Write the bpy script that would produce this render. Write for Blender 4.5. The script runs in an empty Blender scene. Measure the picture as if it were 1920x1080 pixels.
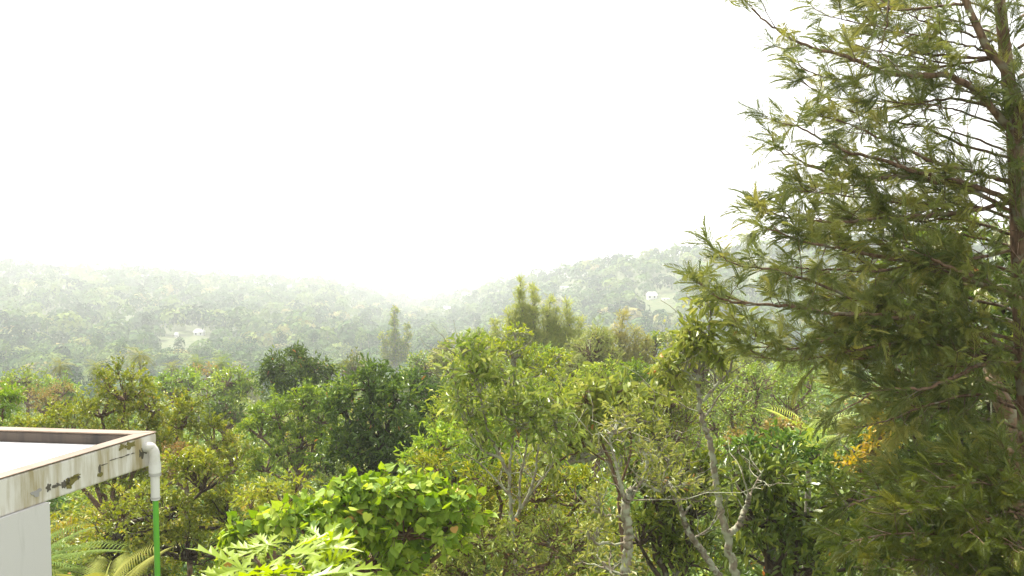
import bpy, math, numpy as np
from mathutils import Vector
rng = np.random.default_rng(7)
R = math.radians
sc = bpy.context.scene
col = sc.collection

# ------------------------------------------------------------------ camera, world, sun, exposure
F = 1800.0                      # focal length in pixels of the 1920 wide frame
CZ = 12.0                       # eye height
PITCH = math.atan(110.0 / F)
cam_d = bpy.data.cameras.new("camera")
cam_d.sensor_width = 36.0
cam_d.lens = 36.0 * F / 1920.0
cam_d.clip_start = 0.1
cam_d.clip_end = 9000
cam = bpy.data.objects.new("camera", cam_d)
col.objects.link(cam)
cam.location = (0, 0, CZ)
cam.rotation_euler = (R(90) - PITCH, 0, 0)
sc.camera = cam

SUN_EL, SUN_AZ = R(56), R(-38)      # azimuth measured from forward (+Y), negative = left
w = bpy.data.worlds.new("World")
sc.world = w
w.use_nodes = True
nt = w.node_tree
bg = nt.nodes["Background"]
sky = nt.nodes.new("ShaderNodeTexSky")
sky.sky_type = 'NISHITA'
sky.sun_disc = False
sky.sun_elevation = SUN_EL
sky.sun_rotation = SUN_AZ
sky.air_density = 0.8
sky.dust_density = 6.0
sky.ozone_density = 0.6
tc = nt.nodes.new("ShaderNodeTexCoord")
sep = nt.nodes.new("ShaderNodeSeparateXYZ")
mx = nt.nodes.new("ShaderNodeMath"); mx.operation = 'MAXIMUM'; mx.inputs[1].default_value = 0.03
cmb = nt.nodes.new("ShaderNodeCombineXYZ")
nt.links.new(tc.outputs["Generated"], sep.inputs[0])
nt.links.new(sep.outputs[0], cmb.inputs[0]); nt.links.new(sep.outputs[1], cmb.inputs[1])
nt.links.new(sep.outputs[2], mx.inputs[0]); nt.links.new(mx.outputs[0], cmb.inputs[2])
nt.links.new(cmb.outputs[0], sky.inputs["Vector"])
mixc = nt.nodes.new("ShaderNodeMix"); mixc.data_type = 'RGBA'
mixc.inputs[0].default_value = 0.75
mixc.inputs[7].default_value = (9.2, 9.25, 9.0, 1)       # the overcast veil in the sky texture's own units
nt.links.new(sky.outputs[0], mixc.inputs[6])
nt.links.new(mixc.outputs[2], bg.inputs[0])
bg.inputs[1].default_value = 0.06
sd = bpy.data.lights.new("sun", 'SUN')
sd.energy = 3.2
sd.angle = R(11)
sd.color = (1.0, 0.955, 0.87)
sun = bpy.data.objects.new("sun", sd)
col.objects.link(sun)
sdir = Vector((math.sin(SUN_AZ) * math.cos(SUN_EL), math.cos(SUN_AZ) * math.cos(SUN_EL), math.sin(SUN_EL)))
sun.rotation_euler = (-sdir).to_track_quat('-Z', 'Y').to_euler()
sc.view_settings.view_transform = 'Standard'
sc.view_settings.look = 'None'
sc.view_settings.exposure = 1.9
sc.view_settings.gamma = 1.0
sc.cycles.max_bounces = 7
sc.cycles.diffuse_bounces = 3
sc.cycles.transmission_bounces = 4
sc.cycles.volume_bounces = 1
sc.cycles.use_adaptive_sampling = False
sc.cycles.adaptive_threshold = 0.02
sc.cycles.use_denoising = True
sc.cycles.denoising_prefilter = "NONE"
sc.cycles.use_light_tree = False
sc.cycles.sample_clamp_indirect = 4
HAZE = 0.00053

# ------------------------------------------------------------------ helpers
cp, sp = math.cos(PITCH), math.sin(PITCH)
def U(px, py, d):
    """the point at forward distance d that lies in the direction (px, py)"""
    a = (px - 960.0) / F; b = (540.0 - py) / F
    y = cp + sp * b; z = -sp + cp * b
    return np.array([a * d / y, d, CZ + z * d / y])
def W(px, d):
    return px * d / F
def unit(v):
    return v / np.maximum(np.linalg.norm(v, axis=-1, keepdims=True), 1e-9)
def link(o, parent=None):
    col.objects.link(o)
    if parent is not None: o.parent = parent
    return o
def build(name, parts, mat, parent=None, origin=(0, 0, 0), tint=None, smooth=False):
    """parts: list of (verts, [face arrays], tint or None); ONE mesh object"""
    V, FA, T, off = [], {}, [], 0
    for p in parts:
        v = np.asarray(p[0], float).reshape(-1, 3)
        V.append(v)
        for f in p[1]:
            f = np.asarray(f, np.int64)
            if len(f): FA.setdefault(f.shape[1], []).append(f + off)
        t = p[2] if len(p) > 2 and p[2] is not None else 0.5
        T.append(np.broadcast_to(np.asarray(t, float), (len(v),)))
        off += len(v)
    V = np.concatenate(V) - np.asarray(origin, float)
    me = bpy.data.meshes.new(name)
    me.vertices.add(len(V)); me.vertices.foreach_set("co", V.astype(np.float32).ravel())
    loops, starts, s = [], [], 0
    for k, fl in FA.items():
        f = np.concatenate(fl)
        loops.append(f.ravel()); starts.append(s + np.arange(len(f)) * k); s += f.size
    loops = np.concatenate(loops); starts = np.concatenate(starts)
    me.loops.add(len(loops)); me.loops.foreach_set("vertex_index", loops.astype(np.int32))
    me.polygons.add(len(starts)); me.polygons.foreach_set("loop_start", starts.astype(np.int32))
    me.update(calc_edges=True)
    a = me.attributes.new("tint", 'FLOAT', 'POINT')
    a.data.foreach_set("value", np.concatenate(T).astype(np.float32))
    me.polygons.foreach_set("use_smooth", np.full(len(starts), bool(smooth)))
    me.materials.append(mat)
    o = bpy.data.objects.new(name, me)
    link(o, parent)
    return o
def tag(o, label, cat, group=None, kind=None):
    if label: o["label"] = label
    if cat: o["category"] = cat
    if group: o["group"] = group
    if kind: o["kind"] = kind
    return o
def thing(name, loc, label, cat, group=None):
    o = bpy.data.objects.new(name, None)
    o.empty_display_size = 0.3
    o.location = [float(c) for c in loc]
    link(o)
    return tag(o, label, cat, group)

# templates: (verts (k,3) u along, v side, w normal ; faces)
def T_oval(fold=0.12):
    return (np.array([[0, 0, 0], [.42, .5, fold], [1, 0, -.08], [.42, -.5, fold]], float), [np.array([[0, 3, 2, 1]])])
def T_leaf6(fold=0.12, bend=.15):
    v = np.array([[0, 0, 0], [.3, .42, fold], [.68, .36, fold - bend * .4], [1, 0, -bend], [.68, -.36, fold - bend * .4], [.3, -.42, fold]], float)
    return (v, [np.array([[0, 3, 2, 1], [0, 5, 4, 3]])])
def T_heart():
    h = [(0, 0, 0), (-.13, .2, .03), (-.06, .42, .02), (.18, .55, -.02), (.48, .43, -.06), (.78, .17, -.12), (1.05, 0, -.22)]
    v = [list(p) for p in h] + [[p[0], -p[1], p[2]] for p in h[1:6]]
    return (np.array(v, float), [np.array([[0, 6, 5, 4, 3, 2, 1], [0, 7, 8, 9, 10, 11, 6]])])
def T_frond(n=9, pl=.40, pw=.014, ang=40, droop=.22):
    V, Fc = [], []
    us = np.linspace(0, 1, 7)
    for u in us:
        V += [[u, .012 * (1.2 - u), -droop * u * u], [u, -.012 * (1.2 - u), -droop * u * u]]
    q = [[2 * i, 2 * i + 1, 2 * i + 3, 2 * i + 2] for i in range(6)]
    tr = []
    for i in range(n):
        u = .14 + .82 * i / (n - 1)
        L = pl * (.55 + .6 * math.sin(math.pi * min(1, .15 + .8 * u))) * (1.15 - .5 * u)
        for s in (1, -1):
            a = R(ang + 6 * math.sin(i * 2.3 + s))
            z0 = -droop * u * u
            k = len(V)
            V += [[u - pw * .6, s * .01, z0], [u + pw * .6, s * .01, z0],
                  [u + L * math.cos(a) * .55 + pw * .4, s * L * math.sin(a) * .55, z0 + .02],
                  [u + L * math.cos(a), s * L * math.sin(a), z0 - .05]]
            q.append([k, k + 1, k + 2, k + 3] if s > 0 else [k, k + 3, k + 2, k + 1])
    return (np.array(V, float), [np.array(q)])
def T_palm(n=22, droop=.55, pl=.32):
    V, q = [], []
    us = np.linspace(0, 1, 9)
    f = lambda u: (u * (1 - .12 * u), .25 * u - (droop + .25) * u * u)
    for u in us:
        x, z = f(u)
        V += [[x, .014 * (1.3 - u), z], [x, -.014 * (1.3 - u), z]]
    q = [[2 * i, 2 * i + 1, 2 * i + 3, 2 * i + 2] for i in range(8)]
    for i in range(n):
        u = .12 + .86 * i / (n - 1)
        x, z = f(u)
        L = pl * (.5 + .75 * math.sin(math.pi * (.1 + .78 * u)))
        for s in (1, -1):
            k = len(V)
            V += [[x, s * .006, z], [x + L * .32, s * L * .40, z - .01 - L * .06], [x + L * .64, s * L * .8, z - L * .45], [x + L * .27, s * L * .42, z - L * .05]]
            q.append([k, k + 1, k + 2, k + 3])
    return (np.array(V, float), [np.array(q)])
def T_palmate(seed=0):
    g = np.random.default_rng(seed)
    V, q = [], []
    for th, L in ((-138, .55), (-95, .78), (-50, .95), (0, 1.08), (50, .95), (95, .78), (138, .55)):
        th = R(th + g.normal() * 4)
        c, s = math.cos(th), math.sin(th)
        st = [(0, .03), (.16, .06), (.3, .065), (.38, .19), (.46, .07), (.56, .19), (.64, .055), (.75, .13), (.82, .035), (1.0, .004)]
        k0 = len(V)
        for t, hw in st:
            tt = t + (.12 if hw > .12 else 0)
            hw *= L * .95
            z = .10 * t - .30 * t * t
            for sg in (1, -1):
                x, y = tt * L, sg * hw
                V.append([x * c - y * s, x * s + y * c, z + hw * .25])
            V.append([t * L * c, t * L * s, z])
        for i in range(len(st) - 1):
            a = k0 + 3 * i
            q += [[a, a + 2, a + 5, a + 3], [a + 2, a + 1, a + 4, a + 5]]
    return (np.array(V, float), [np.array(q)])
def inst(tpl, pos, d, nrm, L, Wd, tint):
    v, fcs = tpl
    n, k = len(pos), len(v)
    d = unit(d); s = unit(np.cross(nrm, d)); nn = np.cross(d, s)
    L = np.broadcast_to(np.asarray(L, float), (n,))[:, None, None]; Wd = np.broadcast_to(np.asarray(Wd, float), (n,))[:, None, None]
    out = pos[:, None, :] + v[None, :, 0:1] * L * d[:, None, :] + v[None, :, 1:2] * Wd * s[:, None, :] + v[None, :, 2:3] * L * nn[:, None, :]
    off = (np.arange(n) * k)[:, None, None]
    return (out.reshape(-1, 3), [(f[None] + off).reshape(-1, f.shape[1]) for f in fcs], np.repeat(np.broadcast_to(tint, (n,)), k))
def tube(pts, r0, r1, sides=6, power=1.0, wob=0.0):
    P = np.asarray(pts, float); n = len(P)
    t = np.gradient(P, axis=0); t = unit(t)
    ref = np.array([0.31, 0.2, 0.93]) if abs(t[:, 2]).mean() < .8 else np.array([.95, .3, .05])
    a = unit(np.cross(t, ref)); b = np.cross(t, a)
    rr = r0 + (r1 - r0) * np.linspace(0, 1, n) ** power
    if wob: rr = rr * (1 + wob * rng.normal(size=n))
    th = np.linspace(0, 2 * math.pi, sides, endpoint=False)
    V = P[:, None] + rr[:, None, None] * (np.cos(th)[None, :, None] * a[:, None] + np.sin(th)[None, :, None] * b[:, None])
    i = np.arange(n - 1)[:, None] * sides; j = np.arange(sides)[None]; j2 = (j + 1) % sides
    f = np.stack([i + j, i + j2, i + sides + j2, i + sides + j], -1).reshape(-1, 4)
    return (V.reshape(-1, 3), [f], .5)
def smooth_line(ctrl, n=12, jit=0.0):
    C = np.asarray(ctrl, float)
    C = np.vstack([2 * C[0] - C[1], C, 2 * C[-1] - C[-2]])
    m = len(C) - 3
    out = []
    for s in np.linspace(0, m - 1e-6, n):
        i = int(s); t = s - i
        p0, p1, p2, p3 = C[i:i + 4]
        out.append(.5 * ((2 * p1) + (-p0 + p2) * t + (2 * p0 - 5 * p1 + 4 * p2 - p3) * t * t + (-p0 + 3 * p1 - 3 * p2 + p3) * t ** 3))
    out = np.array(out)
    if jit: out[1:-1] += rng.normal(size=(n - 2, 3)) * jit
    return out
def arc(a, b, n=6, sag=.12, jit=.02):
    a = np.asarray(a, float); b = np.asarray(b, float); L = np.linalg.norm(b - a)
    t = np.linspace(0, 1, n)[:, None]
    p = a + (b - a) * t
    p[:, 2] += (sag * L * (t * (1 - t)) * -2)[:, 0] + 0
    p[1:-1] += rng.normal(size=(n - 2, 3)) * jit * L
    return p

# ------------------------------------------------------------------ materials
def new_mat(name):
    m = bpy.data.materials.new(name); m.use_nodes = True
    m.node_tree.nodes.clear()
    return m, m.node_tree
def ramp(nt, stops):
    r = nt.nodes.new("ShaderNodeValToRGB")
    e = r.color_ramp.elements
    while len(e) < len(stops): e.new(0.5)
    for el, (p, c) in zip(e, stops):
        el.position = p; el.color = (c[0], c[1], c[2], 1)
    return r
MATS = {}
GAIN = 1.95
def leafmat(name, stops, trans=.3, rough=.42, spec=.4, hue=0.02, val=.25):
    m, nt = new_mat(name)
    N = nt.nodes.new; L = nt.links.new
    at = N("ShaderNodeAttribute"); at.attribute_name = "tint"
    r = ramp(nt, [(q, tuple(min(.6, x * GAIN * k) for x, k in zip(c, (1.13, 1, .76)))) for q, c in stops]); L(at.outputs["Fac"], r.inputs[0])
    oi = N("ShaderNodeObjectInfo")
    hsv = N("ShaderNodeHueSaturation")
    mh = N("ShaderNodeMapRange"); mh.inputs[3].default_value = .5 - hue; mh.inputs[4].default_value = .5 + hue
    mv = N("ShaderNodeMapRange"); mv.inputs[3].default_value = 1 - val; mv.inputs[4].default_value = 1 + val
    L(oi.outputs["Random"], mh.inputs[0]); L(oi.outputs["Random"], mv.inputs[0])
    L(mh.outputs[0], hsv.inputs["Hue"]); L(mv.outputs[0], hsv.inputs["Value"]); L(r.outputs[0], hsv.inputs["Color"])
    p = N("ShaderNodeBsdfPrincipled"); p.inputs["Roughness"].default_value = rough; p.inputs["Specular IOR Level"].default_value = spec
    t = N("ShaderNodeBsdfTranslucent")
    hs2 = N("ShaderNodeHueSaturation"); hs2.inputs["Hue"].default_value = .485; hs2.inputs["Saturation"].default_value = 1.12; hs2.inputs["Value"].default_value = 1.3
    L(hsv.outputs[0], p.inputs["Base Color"]); L(hsv.outputs[0], hs2.inputs["Color"]); L(hs2.outputs[0], t.inputs[0])
    mi = N("ShaderNodeMixShader"); mi.inputs[0].default_value = trans
    L(p.outputs[0], mi.inputs[1]); L(t.outputs[0], mi.inputs[2])
    o = N("ShaderNodeOutputMaterial"); L(mi.outputs[0], o.inputs[0])
    MATS[name] = m
    return m
def barkmat(name, c0, c1, c2, scale=9, patch=.55):
    m, nt = new_mat(name)
    N = nt.nodes.new; L = nt.links.new
    tcx = N("ShaderNodeTexCoord")
    mp = N("ShaderNodeMapping"); mp.inputs["Scale"].default_value = (1, 1, .35)
    L(tcx.outputs["Object"], mp.inputs[0])
    n1 = N("ShaderNodeTexNoise"); n1.inputs["Scale"].default_value = scale * 3; n1.inputs["Detail"].default_value = 6
    n2 = N("ShaderNodeTexNoise"); n2.inputs["Scale"].default_value = scale; n2.inputs["Detail"].default_value = 3
    L(mp.outputs[0], n1.inputs[0]); L(tcx.outputs["Object"], n2.inputs[0])
    r1 = ramp(nt, [(.35, c0), (.65, c1)]); L(n1.outputs[0], r1.inputs[0])
    r2 = ramp(nt, [(patch - .05, (0, 0, 0)), (patch + .05, (1, 1, 1))]); L(n2.outputs[0], r2.inputs[0])
    mc = N("ShaderNodeMix"); mc.data_type = 'RGBA'; L(r2.outputs[0], mc.inputs[0]); L(r1.outputs[0], mc.inputs[6]); mc.inputs[7].default_value = (*c2, 1)
    b = N("ShaderNodeBump"); b.inputs["Strength"].default_value = .5; b.inputs["Distance"].default_value = .01; L(n1.outputs[0], b.inputs["Height"])
    p = N("ShaderNodeBsdfPrincipled"); p.inputs["Roughness"].default_value = .85; p.inputs["Specular IOR Level"].default_value = .2
    L(mc.outputs[2], p.inputs["Base Color"]); L(b.outputs[0], p.inputs["Normal"])
    o = N("ShaderNodeOutputMaterial"); L(p.outputs[0], o.inputs[0])
    return m
LM = leafmat
m_olive = LM("olive_leaf", [(0, (.06, .08, .010)), (.45, (.105, .13, .016)), (.85, (.165, .18, .03)), (1, (.22, .16, .05))], val=.05)
m_mango = LM("mango_leaf", [(0, (.025, .05, .012)), (.6, (.05, .095, .02)), (.93, (.11, .16, .03)), (1, (.2, .11, .04))], trans=.22, rough=.42, spec=.3, val=.05)
m_bright = LM("bright_leaf", [(0, (.05, .10, .012)), (.6, (.095, .165, .02)), (1, (.18, .24, .04))], val=.05)
m_lime = LM("lime_leaf", [(0, (.075, .125, .02)), (.6, (.135, .19, .033)), (1, (.22, .26, .06))], val=.05)
m_heart = LM("heart_leaf", [(0, (.05, .105, .015)), (.6, (.115, .19, .03)), (.9, (.18, .25, .05)), (1, (.3, .19, .07))], trans=.36, rough=.55, spec=.25, val=.05)
m_palmate = LM("lobed_leaf", [(0, (.07, .14, .012)), (1, (.13, .20, .018))], trans=.42, rough=.4, val=.03)
m_gloss = LM("glossy_leaf", [(0, (.025, .05, .011)), (.6, (.055, .098, .018)), (.9, (.11, .155, .03)), (1, (.17, .2, .05))], trans=.22, rough=.36, spec=.4, val=.05)
m_pale = LM("pale_leaf", [(0, (.075, .11, .028)), (.6, (.125, .16, .045)), (.93, (.2, .225, .085)), (1, (.25, .14, .06))], rough=.42, val=.05)
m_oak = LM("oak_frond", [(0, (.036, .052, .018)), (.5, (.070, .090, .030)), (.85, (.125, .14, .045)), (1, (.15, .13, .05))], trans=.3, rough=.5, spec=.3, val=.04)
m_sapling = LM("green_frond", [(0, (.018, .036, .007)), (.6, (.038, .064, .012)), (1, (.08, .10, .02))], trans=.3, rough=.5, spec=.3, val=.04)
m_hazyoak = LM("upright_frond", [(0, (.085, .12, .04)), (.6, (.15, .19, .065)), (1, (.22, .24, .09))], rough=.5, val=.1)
m_yellow = LM("yellow_leaf", [(0, (.09, .115, .02)), (.4, (.17, .16, .03)), (.85, (.24, .18, .035)), (1, (.13, .16, .02))], trans=.35)
m_rust = LM("rusty_leaf", [(0, (.08, .095, .02)), (.4, (.135, .125, .04)), (1, (.19, .145, .065))], trans=.3)
m_palm = LM("palm_leaflet", [(0, (.045, .08, .015)), (.6, (.085, .125, .025)), (1, (.2, .18, .06))], rough=.5, val=.1)
m_far = LM("far_woods_leaf", [(0, (.010, .026, .014)), (.3, (.026, .054, .024)), (.6, (.055, .092, .036)), (.85, (.095, .13, .05)), (1, (.12, .115, .06))], trans=.08, rough=1, spec=0, val=.02)
m_palmfar = LM("coconut_leaflet", [(0, (.05, .08, .02)), (1, (.12, .14, .04))], rough=.8, spec=.1, val=.1)
m_wood_leaf = LM("woodland_leaf", [(0, (.035, .07, .014)), (.35, (.06, .105, .02)), (.65, (.10, .145, .028)), (.88, (.14, .165, .035)), (1, (.17, .15, .05))], hue=.025, val=.3)
b_grey = barkmat("grey_bark", (.09, .075, .055), (.21, .18, .13), (.27, .28, .20), 18, .55)
b_brown = barkmat("brown_bark", (.07, .045, .028), (.19, .12, .075), (.2, .19, .13), 8, .6)
b_red = barkmat("reddish_bark", (.08, .05, .03), (.21, .13, .08), (.19, .17, .11), 8, .58)
b_dark = barkmat("dark_bark", (.03, .022, .016), (.09, .065, .045), (.14, .14, .1), 8, .62)
b_pale = barkmat("pale_bark", (.15, .125, .09), (.26, .22, .155), (.28, .29, .2), 14, .5)

# ------------------------------------------------------------------ terrain
AZ_PX = np.array([-900, -200, 0, 300, 600, 700, 780, 850, 1000, 1200, 1400, 1600, 1900, 2700], float)
RIDGE = np.array([1100, 1050, 1050, 1050, 1100, 1200, 1350, 1150, 900, 780, 700, 660, 620, 560], float)
SKYPY = np.array([478, 490, 494, 507, 526, 546, 563, 552, 514, 477, 461, 439, 420, 400], float)
def noise2(x, y):
    return (np.sin(x * .021 + 1.3 * np.sin(y * .017)) + np.sin(y * .027 + 1.1 * np.sin(x * .023 + 2)) + .6 * np.sin((x + y) * .049 + 1) + .5 * np.sin((x - 1.4 * y) * .061)) / 3
def Z(x, y):
    x = np.asarray(x, float); y = np.asarray(y, float)
    r = np.hypot(x, y)
    th = np.clip(np.arctan2(x, y), -1.0, 1.0)
    px = 960 + F * np.tan(th)
    Rr = np.interp(px, AZ_PX, RIDGE)
    spy = np.interp(px, AZ_PX, SKYPY)
    b = (540 - spy) / F
    slope = (-sp + cp * b) / (cp + sp * b)
    H = CZ + slope * Rr * np.cos(th) - 9.0
    base = np.interp(r, [0, 12, 30, 60, 100, 180, 300], [3, 2, -3.5, -10, -17, -28, -42])
    f = np.clip((r - 300) / (Rr - 300), 0, 1)
    vall = -42 + (H + 42) * f ** 1.25 - 9 * np.sin(math.pi * f)
    back = H - np.clip((r - Rr) / 500, 0, 1) * 30
    z = np.where(r < 300, base, np.where(r < Rr, vall, back))
    amp = np.clip((r - 60) / 200, 0, 1) * 3.2 * np.clip(1.25 - np.abs(r / Rr), .15, 1)
    return z + amp * noise2(x, y)
def ground_hit(px, py, lift=0):
    for d in np.arange(40, RIDGE.max(), 2.0):
        p = U(px, py, d)
        if p[2] < Z(p[0], p[1]) + lift: return d
    return float(np.interp(px, AZ_PX, RIDGE)) * .97
rad = np.concatenate([[0.5], np.arange(6, 60, 6), np.arange(60, 300, 12), np.arange(300, 1500, 30), np.arange(1500, 3001, 150)])
ang = np.linspace(0, 2 * math.pi, 241)[:-1]
RR, AA = np.meshgrid(rad, ang, indexing='ij')
X, Y = RR * np.sin(AA), RR * np.cos(AA)
G = np.stack([X, Y, Z(X, Y)], -1).reshape(-1, 3)
na = len(ang)
i = np.arange(len(rad) - 1)[:, None] * na; j = np.arange(na)[None]; j2 = (j + 1) % na
gf = np.stack([i + j, i + na + j, i + na + j2, i + j2], -1).reshape(-1, 4)
cap = np.arange(na)[None, ::1]
m, nt = new_mat("undergrowth_soil")
N = nt.nodes.new; L = nt.links.new
tcx = N("ShaderNodeTexCoord"); n1 = N("ShaderNodeTexNoise"); n1.inputs["Scale"].default_value = .35; n1.inputs["Detail"].default_value = 8
L(tcx.outputs["Object"], n1.inputs[0])
r1 = ramp(nt, [(.3, (.03, .045, .012)), (.5, (.06, .085, .02)), (.7, (.11, .10, .045))]); L(n1.outputs[0], r1.inputs[0])
p = N("ShaderNodeBsdfPrincipled"); p.inputs["Roughness"].default_value = 1; L(r1.outputs[0], p.inputs["Base Color"])
bm_ = N("ShaderNodeBump"); bm_.inputs["Distance"].default_value = 1.0; L(n1.outputs[0], bm_.inputs["Height"]); L(bm_.outputs[0], p.inputs["Normal"])
o = N("ShaderNodeOutputMaterial"); L(p.outputs[0], o.inputs[0])
terrain = build("terrain", [(G, [gf, cap], .5)], m, smooth=True)
terrain["kind"] = "structure"

# ------------------------------------------------------------------ foliage generators
OVAL, LEAF6, HEART, FROND, PALMF = T_oval(), T_leaf6(), T_heart(), T_frond(), T_palm()
FROND_S = T_frond(n=7, pl=.42, pw=.045, ang=32, droop=.1)
def leaves_at(tpl, P, D, L, Wr, tint, droop=.25, up=.7, spread=.75, tintvar=.22):
    n = len(P)
    d = unit(D) + rng.normal(size=(n, 3)) * spread
    d[:, 2] -= droop
    nr = rng.normal(size=(n, 3)) * .55 + np.array([0, 0, up])
    Ls = L * rng.uniform(.65, 1.25, n)
    t = np.clip(tint + rng.normal(size=n) * tintvar, 0, .9)
    t[rng.random(n) < .006] = 1
    return inst(tpl, P, d, nr, Ls, Ls * Wr, t)
def cloud(lobes_m, leaf, cover, rc, twig_n=7, wood=None, droop=.25, up=.7, shell=(.55, 1.02), bottom=.35, joint=None, twr=.006, hubr=6, flat=1.0, tint0=.42):
    """lobes_m: (centre, (rx, ry, rz)).  Returns foliage parts; appends twigs to wood."""
    tpl, LL, WR = leaf
    parts = []
    for C, rad3 in lobes_m:
        C = np.asarray(C, float); rad3 = np.asarray(rad3, float)
        area = math.pi * (rad3[0] + rc * .5) * (rad3[2] + rc * .5)
        nleaf = int(cover * area / (LL * LL * WR * .62))
        ncl = max(6, int(1.5 * area / (rc * rc)))
        u = unit(rng.normal(size=(ncl, 3)))
        low = (u[:, 2] < -.1) & (rng.random(ncl) > bottom)
        u[low, 2] *= -1
        # uneven outline: low frequency swelling of the radius
        k = rng.normal(size=(3, 3)) * 2.2; ph = rng.uniform(0, 6.3, 3)
        sw = 1 + .13 * np.sin(u @ k + ph).sum(1) / 1.4
        c = C + u * rad3 * (rng.uniform(shell[0], shell[1], ncl) * sw)[:, None]
        ctint = np.clip(tint0 + rng.normal(size=ncl) * .16, 0, 1)
        crr = rc * rng.uniform(.6, 1.35, ncl)
        per = max(2, int(nleaf / (ncl * twig_n)))
        ci = np.repeat(np.arange(ncl), twig_n)
        tw = unit(rng.normal(size=(len(ci), 3)) + u[ci] * .7 + np.array([0, 0, .25]))
        tw[:, 2] *= flat
        tend = tw * (crr[ci] * rng.uniform(.6, 1.15, len(ci)))[:, None]
        ti = np.repeat(np.arange(len(ci)), per)
        s = rng.uniform(.15, 1.05, len(ti)) ** .8
        P = c[ci[ti]] + tend[ti] * s[:, None] + rng.normal(size=(len(ti), 3)) * LL * .25
        parts.append(leaves_at(tpl, P, tend[ti], LL, WR, ctint[ci[ti]], droop, up))
        if wood is not None:
            J = C if joint is None else joint
            hub = C - np.array([0, 0, rad3[2] * .5])
            wood.append(tube(arc(J, hub, 7, .05, .03), twr * hubr, twr * 2.6, 5))
            for q in range(ncl):
                wood.append(tube(arc(hub, c[q], 6, .06, .035), twr * 2.6, twr * .8, 4))
            for q in range(0, len(ci), 2):
                wood.append(tube(np.stack([c[ci[q]], c[ci[q]] + tend[q] * .5 + rng.normal(size=3) * .02 * rc, c[ci[q]] + tend[q]]), twr * .7, twr * .3, 3))
    return parts
def px_lobes(lobes, d, dr=.8, rc=0):
    out = []
    for l in lobes:
        dd = l[4] if len(l) > 4 else 0
        rx, rz = W(l[2], d), W(l[3], d); rx, rz = max(rx - rc * .45, rx * .6), max(rz - rc * .45, rz * .6)
        out.append((U(l[0], l[1], d + dd), (rx, max(rx * dr, rz * .7), rz)))
    return out
def tree(name, label, cat, d, lobes, leaf, mat, cover=2.6, rc=.4, bark=b_brown, group=None, base_px=None, tr=.16, jn=None, twr=.008, **kw):
    lm = px_lobes(lobes, d, rc=rc)
    cen = np.mean([c for c, _ in lm], axis=0)
    low = min(c[2] - r[2] * .7 for c, r in lm)
    bx = cen[0] if base_px is None else U(base_px, 1000, d)[0]
    bz = float(Z(bx, d))
    base = np.array([bx, d, bz])
    J = np.array([bx * .4 + cen[0] * .6, d, max(low - .3, bz + .6)]) if jn is None else U(jn[0], jn[1], d)
    wood = [tube(smooth_line([base - [0, 0, .2], base * .55 + J * .45 + rng.normal(size=3) * .12, J], 12, .02), tr, tr * .6, 9, wob=.04)]
    fol = cloud(lm, leaf, cover, rc, wood=wood, joint=J, twr=twr, **kw)
    root = thing(name, base, label, cat, group)
    build("trunk", wood, bark, root, base, smooth=True)
    build("crown", fol, mat, root, base)
    return root

# ------------------------------------------------------------------ the roofed building
def plaster(name, c, stain, dirt_amt, streak=True, top=None):
    m, nt = new_mat(name)
    N = nt.nodes.new; L = nt.links.new
    tcx = N("ShaderNodeTexCoord")
    mp = N("ShaderNodeMapping"); mp.inputs["Scale"].default_value = (7, 7, .9)
    L(tcx.outputs["Object"], mp.inputs[0])
    n1 = N("ShaderNodeTexNoise"); n1.inputs["Scale"].default_value = 1.3; n1.inputs["Detail"].default_value = 7; n1.inputs["Roughness"].default_value = .62
    n2 = N("ShaderNodeTexNoise"); n2.inputs["Scale"].default_value = 5; n2.inputs["Detail"].default_value = 8
    L((mp if streak else tcx).outputs[0 if streak else "Object"], n1.inputs[0]); L(tcx.outputs["Object"], n2.inputs[0])
    r1 = ramp(nt, [(.62 - dirt_amt, (0, 0, 0)), (.78 - dirt_amt * .6, (1, 1, 1))]); L(n1.outputs[0], r1.inputs[0])
    mc = N("ShaderNodeMix"); mc.data_type = 'RGBA'; L(r1.outputs[0], mc.inputs[0]); mc.inputs[6].default_value = (*c, 1); mc.inputs[7].default_value = (*stain, 1)
    last = mc.outputs[2]
    if top is not None:      # paint flaked off in a few irregular black patches
        r2 = ramp(nt, [(top, (0, 0, 0)), (top + .012, (1, 1, 1))]); L(n2.outputs[0], r2.inputs[0])
        m2 = N("ShaderNodeMix"); m2.data_type = 'RGBA'; L(r2.outputs[0], m2.inputs[0]); L(last, m2.inputs[6]); m2.inputs[7].default_value = (.06, .055, .045, 1)
        last = m2.outputs[2]
    p = N("ShaderNodeBsdfPrincipled"); p.inputs["Roughness"].default_value = .7
    b = N("ShaderNodeBump"); b.inputs["Strength"].default_value = .25; b.inputs["Distance"].default_value = .01; L(n2.outputs[0], b.inputs["Height"]); L(b.outputs[0], p.inputs["Normal"])
    L(last, p.inputs["Base Color"])
    o = N("ShaderNodeOutputMaterial"); L(p.outputs[0], o.inputs[0])
    return m
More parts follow.
